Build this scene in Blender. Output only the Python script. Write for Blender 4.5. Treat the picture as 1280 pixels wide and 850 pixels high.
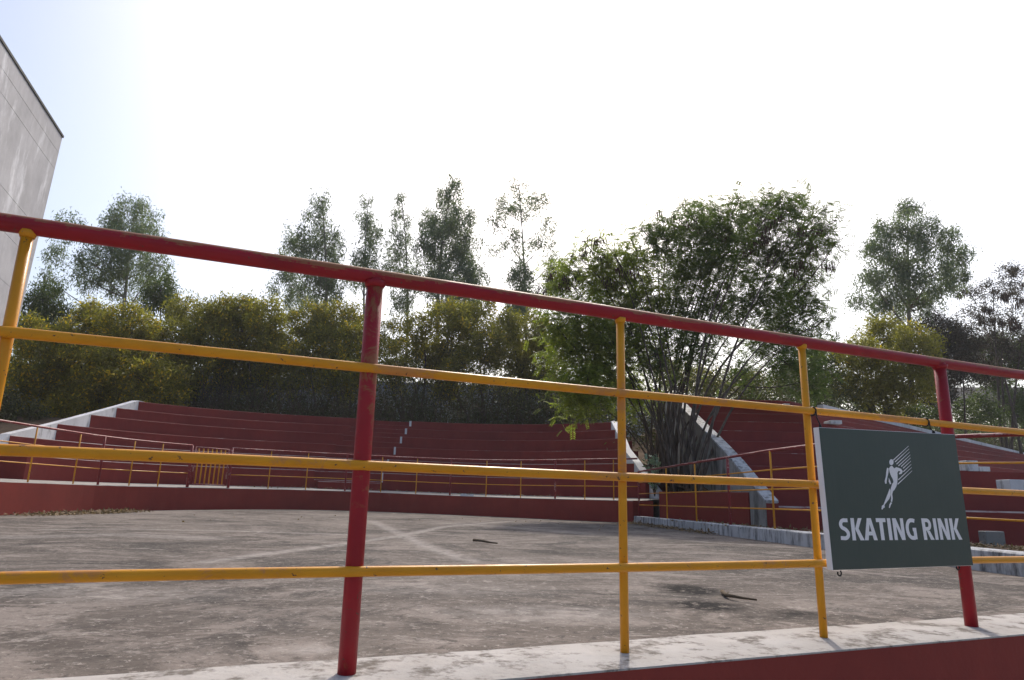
import bpy, bmesh, math, random
import numpy as np
from mathutils import Vector, Matrix
R = math.radians
rng = np.random.default_rng(7)
random.seed(7)

# ------------------------------------------------------------------ camera, sky, sun
sc = bpy.context.scene
for o in list(bpy.data.objects): bpy.data.objects.remove(o)
C = sc.collection
F, PITCH, ROLL, EYE = 850.1, R(13.29), R(1.368), 0.52
cam = bpy.data.objects.new('camera', bpy.data.cameras.new('camera')); C.objects.link(cam)
cam.data.sensor_width = 36; cam.data.lens = F / 1280 * 36
cam.data.clip_start = 0.05; cam.data.clip_end = 5000
cam.matrix_world = Matrix.Translation((0, 0, EYE)) @ Matrix.Rotation(R(90) + PITCH, 4, 'X') @ Matrix.Rotation(ROLL, 4, 'Z')
sc.camera = cam
SUN_EL, SUN_AZ = R(46), R(10)
w = bpy.data.worlds.new('World'); sc.world = w; w.use_nodes = True
nt = w.node_tree
sky = nt.nodes.new('ShaderNodeTexSky'); sky.sky_type = 'NISHITA'; sky.sun_disc = False
sky.sun_elevation = SUN_EL; sky.sun_rotation = SUN_AZ
sky.air_density = 1.0; sky.dust_density = 4.0; sky.ozone_density = 1.0; sky.altitude = 50
bg = nt.nodes['Background']; bg.inputs['Strength'].default_value = 0.14
nt.links.new(sky.outputs['Color'], bg.inputs['Color'])
sd = bpy.data.lights.new('sun', 'SUN'); sd.energy = 2.0; sd.angle = R(1.2); sd.color = (1, 0.93, 0.84)
sun = bpy.data.objects.new('sun', sd); C.objects.link(sun)
SDIR = Vector((math.sin(SUN_AZ) * math.cos(SUN_EL), math.cos(SUN_AZ) * math.cos(SUN_EL), math.sin(SUN_EL)))
sun.rotation_euler = SDIR.to_track_quat('Z', 'Y').to_euler(); sun.location = (0, 0, 40)
vs = sc.view_settings; vs.view_transform = 'Standard'; vs.look = 'None'; vs.gamma = 1; vs.exposure = 0.45; vs.use_curve_mapping = False

# ------------------------------------------------------------------ pixel -> place helpers
def ray(x, y):
    a, b = x - 640, y - 425; c, s = math.cos(ROLL), math.sin(ROLL)
    u, v = c * a + s * b, -s * a + c * b
    U = -v
    return np.array([u, F * math.cos(PITCH) - U * math.sin(PITCH), F * math.sin(PITCH) + U * math.cos(PITCH)])
def onz(x, y, z):
    r = ray(x, y); t = (z - EYE) / r[2]; return np.array([r[0] * t, r[1] * t, z])
def atd(x, y, D):
    r = ray(x, y) * (D / ray(x, y)[1]); return r + np.array([0, 0, EYE])
def sstep(a, b, x):
    t = min(1, max(0, (x - a) / (b - a))); return t * t * (3 - 2 * t)

# ------------------------------------------------------------------ materials
MATS = {}
def mat(name, rough=0.7, spec=0.3):
    m = bpy.data.materials.new(name); m.use_nodes = True; MATS[name] = m
    n = m.node_tree.nodes; b = n['Principled BSDF']
    b.inputs['Roughness'].default_value = rough; b.inputs['Specular IOR Level'].default_value = spec
    return m, n, m.node_tree.links, b
def texco(n, l, kind='Object', scale=(1, 1, 1)):
    t = n.new('ShaderNodeTexCoord'); mp = n.new('ShaderNodeMapping'); mp.inputs['Scale'].default_value = scale
    l.new(t.outputs[kind], mp.inputs['Vector']); return mp.outputs['Vector']
def wcoord(n, l, scale=(1, 1, 1)):
    t = n.new('ShaderNodeNewGeometry'); mp = n.new('ShaderNodeMapping'); mp.inputs['Scale'].default_value = scale
    l.new(t.outputs['Position'], mp.inputs['Vector']); return mp.outputs['Vector']
def noise(n, l, vec, scale, detail=6, rough=0.6, dist=0.0):
    t = n.new('ShaderNodeTexNoise'); t.inputs['Scale'].default_value = scale; t.inputs['Detail'].default_value = detail
    t.inputs['Roughness'].default_value = rough; t.inputs['Distortion'].default_value = dist
    l.new(vec, t.inputs['Vector']); return t.outputs['Fac']
def ramp(n, l, fac, stops):
    r = n.new('ShaderNodeValToRGB'); e = r.color_ramp.elements
    while len(e) < len(stops): e.new(0.5)
    for el, (p, c) in zip(e, stops):
        el.position = p; el.color = (c, c, c, 1) if not isinstance(c, tuple) else (*c, 1)
    l.new(fac, r.inputs['Fac']); return r.outputs['Color']
ALB = 1.27                                         # all base colours were judged one third of a stop low
def mix(n, l, fac, a, b, mode='MIX'):
    if mode == 'MIX': a, b = [tuple(min(.82, q * ALB) for q in v) if isinstance(v, tuple) else v for v in (a, b)]
    m = n.new('ShaderNodeMix'); m.data_type = 'RGBA'; m.blend_type = mode
    for s, v in ((m.inputs[0], fac), (m.inputs[6], a), (m.inputs[7], b)):
        if isinstance(v, (int, float)): s.default_value = v
        elif isinstance(v, tuple): s.default_value = (*v, 1)
        else: l.new(v, s)
    return m.outputs[2]
def math_n(n, l, op, a, b=0.0):
    m = n.new('ShaderNodeMath'); m.operation = op
    for s, v in ((m.inputs[0], a), (m.inputs[1], b)):
        if isinstance(v, (int, float)): s.default_value = v
        else: l.new(v, s)
    return m.outputs[0]
def bump(n, l, b, h, strength, dist=0.01):
    bn = n.new('ShaderNodeBump'); bn.inputs['Strength'].default_value = strength; bn.inputs['Distance'].default_value = dist
    l.new(h, bn.inputs['Height']); l.new(bn.outputs['Normal'], b.inputs['Normal'])

def painted(name, base, dark, worn, wear_lo, wear_hi, scale, rough=0.75, spec=0.25, streak=(1, 1, 1), bstr=0.25, bdist=0.01):
    """masonry paint: tonal patches, worn-through spots, fine plaster relief"""
    m, n, l, b = mat(name, rough, spec); v = wcoord(n, l); vs_ = wcoord(n, l, streak)
    c = mix(n, l, ramp(n, l, noise(n, l, v, 0.9, 6, .65), [(.3, 0), (.72, 1)]), base, dark)
    c = mix(n, l, math_n(n, l, 'MULTIPLY', ramp(n, l, noise(n, l, vs_, 6, 5, .6), [(.45, 0), (.75, 1)]), .55), c, dark)
    c = mix(n, l, ramp(n, l, noise(n, l, vs_, scale, 8, .7), [(wear_lo, 0), (wear_hi, 1)]), c, worn)
    l.new(c, b.inputs['Base Color'])
    bump(n, l, b, noise(n, l, v, 40, 5, .6), bstr, bdist)
    return m
painted('red_wall', (.225, .037, .027), (.165, .028, .022), (.22, .09, .075), .66, .80, 3.0, streak=(1, 1, .35))
painted('red_stand', (.185, .028, .024), (.135, .021, .019), (.24, .10, .09), .69, .82, 3.0, streak=(1, 1, .3))
painted('white_wash', (.55, .55, .57), (.40, .40, .42), (.13, .125, .12), .56, .74, 4.0, streak=(1, 1, .35))
painted('white_kerb', (.44, .445, .46), (.28, .285, .295), (.055, .055, .055), .47, .66, 5.0, streak=(1.6, 1.6, .45))
painted('nosing', (.158, .032, .029), (.115, .024, .023), (.26, .18, .17), .55, .68, 1.6, streak=(1, 1, 1))
painted('nosing_worn_lit', (.34, .30, .285), (.22, .15, .145), (.165, .04, .04), .55, .66, 2.2)  # worn paint, with the sun's edge highlight put into the pale base
painted('walk_concrete', (.30, .285, .265), (.22, .205, .19), (.15, .135, .125), .55, .7, 2.0, rough=.85)
painted('coping', (.43, .41, .39), (.27, .25, .23), (.13, .115, .10), .50, .62, 9.0, rough=.9, spec=.1, bstr=.7)
painted('grey_render', (.44, .435, .45), (.30, .295, .305), (.60, .60, .62), .56, .70, 1.6, streak=(1, 1, .25), rough=.9)
painted('dirty_render', (.30, .295, .28), (.19, .185, .175), (.06, .056, .05), .50, .64, 2.2, streak=(1, 1, .3), rough=.9)
painted('dark_metal_edge', (.05, .047, .045), (.03, .03, .03), (.12, .11, .10), .6, .75, 4)
painted('pale_render', (.36, .36, .385), (.25, .25, .265), (.10, .10, .10), .55, .75, 2.0)
painted('block_grey', (.2, .2, .19), (.14, .14, .135), (.08, .08, .075), .55, .7, 8.0)
painted('dark_sheet', (.03, .03, .034), (.018, .018, .02), (.06, .055, .05), .6, .8, 3.0)

def pipe_paint(name, base, dark, under, top_wear):
    """thick gloss paint on steel pipe, rubbed through mostly where hands and weather reach the upper side"""
    m, n, l, b = mat(name, .45, .25); v = wcoord(n, l)
    geo = n.new('ShaderNodeNewGeometry'); sx = n.new('ShaderNodeSeparateXYZ'); l.new(geo.outputs['True Normal'], sx.inputs[0])
    up = math_n(n, l, 'MULTIPLY', sx.outputs[2], top_wear)
    nzz = math_n(n, l, 'ADD', math_n(n, l, 'MULTIPLY', noise(n, l, v, 2.6, 4, .6), .55), math_n(n, l, 'MULTIPLY', noise(n, l, v, 16, 8, .75, .8), .45))
    k = math_n(n, l, 'ADD', nzz, up)
    c = mix(n, l, ramp(n, l, noise(n, l, v, 5, 5, .6), [(.35, 0), (.7, 1)]), base, dark)
    wear = ramp(n, l, k, [(.545, 0), (.595, 1)])
    c = mix(n, l, math_n(n, l, 'MULTIPLY', wear, .8), c, under)
    chips = ramp(n, l, noise(n, l, v, 45, 5, .65), [(.645, 0), (.68, 1)])
    c = mix(n, l, chips, c, (.07, .04, .03))
    l.new(c, b.inputs['Base Color'])
    l.new(ramp(n, l, k, [(.45, .34), (.7, .62)]), b.inputs['Roughness'])
    bump(n, l, b, noise(n, l, v, 70, 4, .6), .25, .002)
pipe_paint('red_pipe', (.26, .012, .019), (.19, .011, .016), (.20, .095, .038), .20)
pipe_paint('yellow_pipe', (.55, .245, .012), (.47, .195, .010), (.40, .17, .05), .02)
pipe_paint('far_red_pipe', (.21, .026, .028), (.155, .021, .024), (.4, .25, .22), .12)
m_, n_, l_, b_ = mat('sign_green', .42, .45)
v_ = wcoord(n_, l_, (1, 1, 1))
l_.new(mix(n_, l_, ramp(n_, l_, noise(n_, l_, v_, 4, 4, .6), [(.3, 0), (.7, 1)]), (.036, .051, .043), (.043, .058, .049)), b_.inputs['Base Color'])
bump(n_, l_, b_, noise(n_, l_, wcoord(n_, l_, (22, 22, 1)), 3, 3, .5), .12, .004)
m_, n_, l_, b_ = mat('sign_white', .5, .4)
l_.new(mix(n_, l_, noise(n_, l_, wcoord(n_, l_), 12, 5, .6), (.80, .72, .75), (.70, .62, .65)), b_.inputs['Base Color'])
m_, n_, l_, b_ = mat('wire', .5, .5); b_.inputs['Base Color'].default_value = (.02, .02, .02, 1); b_.inputs['Metallic'].default_value = .6

# rink concrete: two attributes carry the filled cracks and the oil stains (marks with their own shape)
m_, n_, l_, b_ = mat('rink_concrete', .9, .06)
v = wcoord(n_, l_)
big = ramp(n_, l_, noise(n_, l_, v, .22, 8, .62, .8), [(.38, 0), (.60, 1)])
c = mix(n_, l_, big, (.070, .060, .053), (.155, .133, .116))
vs1 = wcoord(n_, l_, (.85, 1.15, 1))
c = mix(n_, l_, math_n(n_, l_, 'MULTIPLY', ramp(n_, l_, noise(n_, l_, vs1, 1.1, 10, .74, 1.4), [(.48, 0), (.57, 1)]), .9), c, (.200, .172, .152))
c = mix(n_, l_, math_n(n_, l_, 'MULTIPLY', ramp(n_, l_, noise(n_, l_, v, .55, 9, .74, 1.6), [(.50, 0), (.60, 1)]), .8), c, (.050, .046, .043))
c = mix(n_, l_, math_n(n_, l_, 'MULTIPLY', ramp(n_, l_, noise(n_, l_, vs1, 4.2, 9, .78, 1.0), [(.56, 0), (.63, 1)]), .8), c, (.270, .240, .215))
c = mix(n_, l_, math_n(n_, l_, 'MULTIPLY', ramp(n_, l_, noise(n_, l_, v, 11, 7, .75, .5), [(.53, 0), (.64, 1)]), .65), c, (.045, .041, .038))
c = mix(n_, l_, math_n(n_, l_, 'MULTIPLY', ramp(n_, l_, noise(n_, l_, v, 26, 8, .8, .6), [(.555, 0), (.62, 1)]), .8), c, (.31, .28, .25))
c = mix(n_, l_, math_n(n_, l_, 'MULTIPLY', ramp(n_, l_, noise(n_, l_, v, 55, 6, .75), [(.57, 0), (.64, 1)]), .7), c, (.035, .032, .03))
at = n_.new('ShaderNodeAttribute'); at.attribute_name = 'mark'; sx = n_.new('ShaderNodeSeparateColor'); l_.new(at.outputs['Color'], sx.inputs[0])
nz = ramp(n_, l_, noise(n_, l_, v, 9, 7, .7), [(.34, 0), (.60, 1)])
c = mix(n_, l_, math_n(n_, l_, 'MULTIPLY', sx.outputs[0], math_n(n_, l_, 'MULTIPLY', nz, .75)), c, (.33, .30, .275))
nz2 = ramp(n_, l_, noise(n_, l_, v, 15, 8, .8, .6), [(.40, 0), (.50, 1)])
c = mix(n_, l_, math_n(n_, l_, 'MULTIPLY', sx.outputs[1], math_n(n_, l_, 'MULTIPLY', nz2, .95)), c, (.018, .017, .017))
l_.new(c, b_.inputs['Base Color']); bump(n_, l_, b_, noise(n_, l_, v, 30, 8, .7), .5, .012)
m_, n_, l_, b_ = mat('soil', .95, .1)
v = wcoord(n_, l_)
c = mix(n_, l_, ramp(n_, l_, noise(n_, l_, v, .8, 8, .65), [(.35, 0), (.65, 1)]), (.085, .052, .034), (.15, .105, .07))
c = mix(n_, l_, ramp(n_, l_, noise(n_, l_, v, 9, 6, .7), [(.52, 0), (.66, 1)]), c, (.05, .045, .025))
l_.new(c, b_.inputs['Base Color']); bump(n_, l_, b_, noise(n_, l_, v, 8, 8, .7), .8, .06)

def leafmat(name, a, bcol, trans=.35, rough=.5):
    m, n, l, b = mat(name, rough, .3)
    at = n.new('ShaderNodeAttribute'); at.attribute_name = 'tint'
    c = mix(n, l, at.outputs['Fac'], a, bcol); l.new(c, b.inputs['Base Color'])
    t = n.new('ShaderNodeBsdfTranslucent'); l.new(mix(n, l, 1.0, c, (1.0, 1.15, .55), 'MULTIPLY'), t.inputs['Color'])
    ms = n.new('ShaderNodeMixShader'); ms.inputs[0].default_value = trans
    l.new(b.outputs[0], ms.inputs[1]); l.new(t.outputs[0], ms.inputs[2]); l.new(ms.outputs[0], n['Material Output'].inputs['Surface'])
leafmat('leaf_eucalypt', (.10, .13, .085), (.185, .215, .135), .42)
leafmat('leaf_wattle', (.135, .125, .03), (.32, .27, .06), .55)
leafmat('leaf_feather', (.12, .155, .03), (.31, .33, .06), .55)
leafmat('leaf_feather_dark', (.06, .095, .028), (.16, .20, .055), .46)
leafmat('leaf_bronze', (.045, .040, .028), (.085, .062, .048), .22)
leafmat('leaf_shrub', (.045, .065, .020), (.13, .16, .045), .38)
leafmat('leaf_pale', (.18, .24, .16), (.30, .36, .26), .25)
leafmat('leaf_dry', (.09, .060, .035), (.24, .17, .10), .15, .8)
leafmat('leaf_under', (.045, .050, .020), (.10, .095, .040), .25)
leafmat('flower_yellow', (.58, .33, .02), (.72, .48, .04), .4)
leafmat('pod_brown', (.045, .022, .016), (.095, .048, .034), .1)
m_, n_, l_, b_ = mat('bark', .9, .15); v = wcoord(n_, l_, (1, 1, .2))
l_.new(mix(n_, l_, ramp(n_, l_, noise(n_, l_, v, 14, 6, .65), [(.35, 0), (.65, 1)]), (.045, .033, .026), (.115, .092, .075)), b_.inputs['Base Color'])
m_, n_, l_, b_ = mat('bark_pale', .85, .15); v = wcoord(n_, l_, (1, 1, .2))
l_.new(mix(n_, l_, ramp(n_, l_, noise(n_, l_, v, 6, 6, .65), [(.35, 0), (.65, 1)]), (.12, .10, .085), (.30, .27, .235)), b_.inputs['Base Color'])
m_, n_, l_, b_ = mat('twig', .9, .1); b_.inputs['Base Color'].default_value = (.11, .085, .06, 1)

# ------------------------------------------------------------------ mesh helpers
class MB:
    def __init__(s): s.v = []; s.f = []; s.mi = []
    def quad(s, a, b, c, d, mi=0):
        i = len(s.v); s.v += [tuple(a), tuple(b), tuple(c), tuple(d)]; s.f.append((i, i + 1, i + 2, i + 3)); s.mi.append(mi)
    def prism(s, bot, top, mi=0, mtop=None):
        """closed solid between two equal rings (bottom counter-clockwise from above)"""
        i = len(s.v); n = len(bot); s.v += [tuple(p) for p in bot] + [tuple(p) for p in top]
        for k in range(n):
            j = (k + 1) % n; s.f.append((i + k, i + j, i + n + j, i + n + k)); s.mi.append(mi)
        s.f.append(tuple(i + n + k for k in range(n))); s.mi.append(mi if mtop is None else mtop)
        s.f.append(tuple(i + k for k in reversed(range(n)))); s.mi.append(mi)
    def box(s, o, ex, ey, ez, mi=0, mtop=None):
        o, ex, ey, ez = map(np.array, (o, ex, ey, ez))
        b = [o, o + ex, o + ex + ey, o + ey]; s.prism(b, [p + ez for p in b], mi, mtop)
    def tube(s, pts, rad, sides=8, cap=True, mi=0):
        pts = [np.array(p, float) for p in pts]; n = len(pts)
        if not hasattr(rad, '__len__'): rad = [rad] * n
        i0 = len(s.v); t0 = pts[1] - pts[0]; up = np.array([0, 0, 1.]) if abs(t0[2]) < .9 * np.linalg.norm(t0) else np.array([1., 0, 0])
        u = np.cross(t0, up); u /= np.linalg.norm(u)
        for k in range(n):
            t = pts[min(k + 1, n - 1)] - pts[max(k - 1, 0)]; t /= max(1e-9, np.linalg.norm(t))
            u = u - t * (u @ t); u /= np.linalg.norm(u); w_ = np.cross(t, u)
            for q in range(sides):
                a = 2 * math.pi * q / sides
                s.v.append(tuple(pts[k] + rad[k] * (math.cos(a) * u + math.sin(a) * w_)))
        for k in range(n - 1):
            for q in range(sides):
                a, b = i0 + k * sides + q, i0 + k * sides + (q + 1) % sides
                s.f.append((a, b, b + sides, a + sides)); s.mi.append(mi)
        if cap:
            s.f.append(tuple(i0 + q for q in reversed(range(sides)))); s.mi.append(mi)
            s.f.append(tuple(i0 + (n - 1) * sides + q for q in range(sides))); s.mi.append(mi)
    def build(s, name, mats, parent=None, smooth=False, bevel=0, org=None):
        me = bpy.data.meshes.new(name)
        vv = s.v
        po = Vector(parent.matrix_world.translation) if parent is not None else Vector((0, 0, 0))
        if parent is None and org is not None: po = Vector(org)
        vv = [(a - po.x, b - po.y, c - po.z) for a, b, c in vv]
        me.from_pydata(vv, [], s.f)
        for m in ([mats] if isinstance(mats, str) else mats): me.materials.append(MATS[m])
        me.polygons.foreach_set('material_index', s.mi)
        if smooth: me.polygons.foreach_set('use_smooth', [True] * len(s.f))
        if bevel or not smooth:
            bm = bmesh.new(); bm.from_mesh(me)
            bmesh.ops.recalc_face_normals(bm, faces=bm.faces)
            if bevel: bmesh.ops.bevel(bm, geom=[e for e in bm.edges if e.calc_face_angle(0) > .6], offset=bevel, segments=1, affect='EDGES')
            bm.to_mesh(me); bm.free()
        me.update()
        o = bpy.data.objects.new(name, me); C.objects.link(o)
        if parent is not None: o.parent = parent
        elif org is not None: o.location = org
        return o
def tag(o, label=None, cat=None, group=None, kind=None):
    for k, v in (('label', label), ('category', cat), ('group', group), ('kind', kind)):
        if v: o[k] = v
    return o
def thing(name, label, cat, loc=(0, 0, 0), group=None):
    o = bpy.data.objects.new(name, None); C.objects.link(o); o.location = loc; o.empty_display_size = .2
    o.matrix_world = Matrix.Translation(loc)
    return tag(o, label, cat, group)

# ------------------------------------------------------------------ plan of the place
CX, CY, RW = -2.979, 15.723, 6.819                 # far end of the oval rink
TR = [8.408 + .836 * k for k in range(6)]          # riser radii of the far stand
TZ = [1.266, 1.773, 2.286, 2.749, 3.156, 3.556]
A0 = np.array([-1.3056, 1.7176]); DIR = np.array([.9176, .3975]); NRM = np.array([.3975, -.9176])   # near railing line, NRM points to the camera
def lift(x): return .10 * math.exp(-((x + 6.2) / 4.6) ** 2)
def near_y(x): return A0[1] + (x - A0[0]) * DIR[1] / DIR[0]
BEND = R(30)                                       # past this angle the arcs run out straight
def arc_at(th, rad):
    """th from +Y towards +X; straight tangents beyond BEND on the right and beyond -90 deg on the left"""
    if th > BEND:
        p = np.array([CX + rad * math.sin(BEND), CY + rad * math.cos(BEND)]); k = (math.tan(th - BEND)) * rad * .92
        return p + k * np.array([math.cos(BEND + .12), -math.sin(BEND + .12)])
    return np.array([CX + rad * math.sin(th), CY + rad * math.cos(th)])
def th_for_px(px, rad, y=580):
    """angle at which the arc of this radius crosses the pixel column"""
    r = ray(px, y); k = r[0] / r[1]; lo, hi = R(-89), R(75)
    for _ in range(50):
        md = (lo + hi) / 2; p = arc_at(md, rad)
        if p[0] / p[1] < k: lo = md
        else: hi = md
    return (lo + hi) / 2
def wall_line(off, n=48):
    """plan of the rink's far wall at an offset: straight left side, arc, run-out on the right"""
    pts = [np.array([CX - RW - off, y]) for y in (-2.2, 4, 9, 13)]
    e = th_for_px(790, RW)
    pts += [arc_at(a, RW + off) for a in np.linspace(R(-90), e, n)]
    return pts
def floor_z(x, y): return lift(x) * sstep(10, 21, y)

def in_left_stand(x, y):
    d = math.hypot(x - CX, y - CY); return y > 14 and 6.9 < d < 14.2 and -14 < x < 5.2
def right_back(x): return 23.4 + max(0, x - 9.3) * .88
def terrain(x, y):
    ny = near_y(x)
    if y < ny + .1 and x < 12: return -1.03
    if x < 4.3 and y < 16 and x > -10.2 or math.hypot(x - CX, y - CY) < 7.2: return -.5
    bank = 3.25 + .1 * min(18, max(0, y - 28))
    if in_left_stand(x, y): return -.5 if y < 27 else 2.4
    if x > 5.7 and 14.2 < y < right_back(x): return -.6
    if x > 4:
        if x > 5.7 and y >= right_back(x): return 3.7
        if y <= 14.2 or (x < 5.7 and y < 17): return max(-.5, .12 - .05 * (x - 4.3))
        if x <= 5.7:
            return .30 + (y - 17) * .22 if y < 28 else 3.25
    base = .35
    return base + (bank - base) * sstep(15, 27, y)

def dense(a, b, step, far):
    m = list(np.arange(a, b + .01, step))
    return [a - far, a - far / 3, a - far / 9, a - 12] + m + [b + 12, b + far / 9, b + far / 3, b + far]
gx, gy = dense(-46, 52, .6, 900), dense(-14, 64, .6, 900)
tv = []; tf = []
for j, y in enumerate(gy):
    for i, x in enumerate(gx):
        z = terrain(x, y)
        tv.append((x, y, z + .06 * math.sin(x * 1.7 + y) * math.sin(y * 1.3 - x * .6) * (1 if z > 0 else .15)))
nx = len(gx)
for j in range(len(gy) - 1):
    for i in range(nx - 1): tf.append((j * nx + i, j * nx + i + 1, (j + 1) * nx + i + 1, (j + 1) * nx + i))
me = bpy.data.meshes.new('ground'); me.from_pydata(tv, [], tf); me.materials.append(MATS['soil'])
me.polygons.foreach_set('use_smooth', [True] * len(tf)); me.update()
g = bpy.data.objects.new('ground', me); C.objects.link(g); tag(g, 'brown bare earth around and behind the rink', kind='structure')

# unseen pale paving added on the camera's side to bounce light onto shaded faces
m = MB()
def _np(x, off): return (x, near_y(x) - off, -1.018)
for k in range(24):
    a, b = -13 + k * 1.0, -12 + k * 1.0 - .012
    for off in (.2, 1.2, 2.2, 3.2, 4.2, 5.2, 6.2): m.quad(_np(a, off + .988), _np(b, off + .988), _np(b, off), _np(a, off))
o = m.build('path', 'walk_concrete'); tag(o, 'unseen pale concrete paving added outside the nearest wall to bounce light', kind='structure')

# ------------------------------------------------------------------ rink floor
def seg_d(p, a, b):
    ab = b - a; t = np.clip((p - a) @ ab / (ab @ ab), 0, 1); return np.hypot(*(p - a - np.outer(t, ab)).T)
NU, NV = 190, 220
e790 = th_for_px(790, RW)
far_r = arc_at(e790, RW)
P = []
for s in np.linspace(0, 1, NU):
    xn = -9.8 + s * (4.45 + 9.8); near = np.array([xn, near_y(xn)])
    xf = (CX - RW) + .001 + s * (far_r[0] - (CX - RW) - .001)
    th = math.asin(max(-1, min(1, (xf - CX) / RW))) if xf < CX + RW * math.sin(BEND) else None
    if th is None:
        lo, hi = BEND, e790
        for _ in range(40):
            md = (lo + hi) / 2
            if arc_at(md, RW)[0] < xf: lo = md
            else: hi = md
        th = lo
    fr = arc_at(th, RW)
    for t in np.linspace(0, 1, NV): P.append(near + (fr - near) * t ** 1.35)
P = np.array(P)
mark = np.zeros((len(P), 4)); mark[:, 3] = 1
def px_line(pts): return [onz(x, y, 0)[:2] for x, y in pts]
for pts, wd, st in [([(60, 662), (150, 661), (300, 664), (430, 668)], .13, .8), ([(255, 703), (350, 690), (430, 680), (505, 669), (554, 659), (640, 652)], .085, 1),
                    ([(466, 653), (505, 669), (531, 682), (590, 702)], .10, .9), ([(0, 742), (60, 735), (140, 727)], .10, .7),
                    ([(0, 672), (150, 668), (260, 673)], .3, .6), ([(560, 655), (650, 660), (740, 668)], .3, .5)]:
    L = px_line(pts)
    for a, b in zip(L[:-1], L[1:]):
        d = seg_d(P, a, b); mark[:, 0] = np.maximum(mark[:, 0], st * np.clip(1.5 - d / wd, 0, 1))
for (x, y, rx, ry, ch, st) in [(685, 767, .42, .20, 0, .75), (388, 811, .10, .07, 0, 1), (150, 742, .5, .25, 0, .5), (560, 735, .6, .3, 0, .4),
                               (862, 737, .15, .22, 1, 1.5), (882, 757, .16, .16, 1, 1.4), (1000, 768, .10, .12, 1, .9), (960, 772, .12, .06, 1, .7), (270, 760, .5, .3, 1, .25), (170, 700, 1.0, .6, 1, .2), (760, 690, .8, .8, 1, .2)]:
    c0 = onz(x, y, 0)[:2]; q = (P - c0) / np.array([rx, ry]) ; d = np.hypot(q[:, 0], q[:, 1])
    mark[:, ch] = np.maximum(mark[:, ch], st * np.clip(1.6 - d, 0, 1))
me = bpy.data.meshes.new('rink_floor')
me.from_pydata([(x, y, floor_z(x, y)) for x, y in P], [], [(i * NV + j, (i + 1) * NV + j, (i + 1) * NV + j + 1, i * NV + j + 1) for i in range(NU - 1) for j in range(NV - 1)])
at = me.color_attributes.new('mark', 'FLOAT_COLOR', 'POINT'); at.data.foreach_set('color', mark.astype(np.float32).ravel())
me.materials.append(MATS['rink_concrete']); me.polygons.foreach_set('use_smooth', [True] * len(me.polygons)); me.update()
fl = bpy.data.objects.new('rink_floor', me); C.objects.link(fl); tag(fl, 'stained bare concrete floor of the rink with filled cracks', kind='structure')

# ------------------------------------------------------------------ near low wall with its whitewashed coping
def railpt(s, off=0., z=0.): p = A0 + DIR * s + NRM * off; return np.array([p[0], p[1], z])
KZ = .032
t = thing('rink_wall', 'low red wall with worn whitewashed coping carrying the nearest railing', 'wall', railpt(2, 0, -1.03))
m = MB(); N = 90
S = np.linspace(-9.4, 6.4, N)
jit = [.006 * math.sin(3.1 * s) + .005 * math.sin(11.3 * s + 1) + rng.normal(0, .003) for s in S]
for k in range(N - 1):
    a, b = S[k], S[k + 1]
    i0, i1 = -.19 - jit[k], -.19 - jit[k + 1]
    m.quad(railpt(a, .172, KZ - .004), railpt(b, .172, KZ - .004), railpt(b, .0, KZ + .002), railpt(a, .0, KZ + .002))
    m.quad(railpt(a, .0, KZ + .002), railpt(b, .0, KZ + .002), railpt(b, i1, KZ), railpt(a, i0, KZ))
    m.quad(railpt(a, i0, KZ), railpt(b, i1, KZ), railpt(b, i1 - .012, -.10), railpt(a, i0 - .012, -.10))
    m.quad(railpt(a, .172, KZ - .004), railpt(a, .172, KZ - .010), railpt(b, .172, KZ - .010), railpt(b, .172, KZ - .004))
o = m.build('coping', 'coping', t)
m = MB(); m.box(railpt(-9.4, .170, -1.25), [*(DIR * 15.8), 0], [*(-NRM * .32), 0], [0, 0, 1.25 + KZ - .006]); m.build('face', 'red_wall', t)

# ------------------------------------------------------------------ near railing
RZ = [KZ + 1.177, KZ + .877, KZ + .580, KZ + .277]
def railing_piece(parent, name, pts, rad, mt, sides=12): 
    m = MB(); m.tube(pts, rad, sides); return m.build(name, mt, parent, smooth=True)
t = thing('railing', 'nearest railing of red and yellow pipes along the white coping', 'railing', railpt(2, 0, KZ))
sag = lambda s: .003 * math.sin(1.3 * s)
railing_piece(t, 'top_rail', [railpt(s, 0, RZ[0] + sag(s)) for s in np.linspace(-8.5, 6, 60)], .0245, 'red_pipe', 20)
for z in RZ[1:]:
    railing_piece(t, 'rail', [railpt(s, .022, z + .6 * sag(s * 1.7 + z)) for s in np.linspace(-8.5, 6, 60)], .0150, 'yellow_pipe', 16)
PS = [0, .938, 1.862, 2.767, 3.641]
posts = [(s, i in (1, 4)) for i, s in enumerate(PS)] + [(-.92, 0), (-1.84, 1), (-2.76, 0), (-3.68, 0), (-4.6, 1), (-5.5, 0), (-6.4, 0), (-7.3, 1), (4.56, 0), (5.48, 0)]
for s, red in posts:
    po_ = railing_piece(t, 'red_post' if red else 'yellow_post', [railpt(s, 0, KZ - .05), railpt(s, 0, .4), railpt(s, 0, .8), railpt(s, 0, RZ[0] - .005)], .0262 if red else .0150, 'red_pipe' if red else 'yellow_pipe', 18)
    m = MB(); r_ = .031 if red else .019                    # weld bead under the top rail
    m.tube([railpt(s, 0, RZ[0] - .034), railpt(s, 0, RZ[0] - .026), railpt(s, 0, RZ[0] - .015)], [r_ * .9, r_ * 1.05, r_ * 1.15], 16); m.build('weld', 'red_pipe' if red else 'yellow_pipe', t, smooth=True).parent = po_

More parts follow.
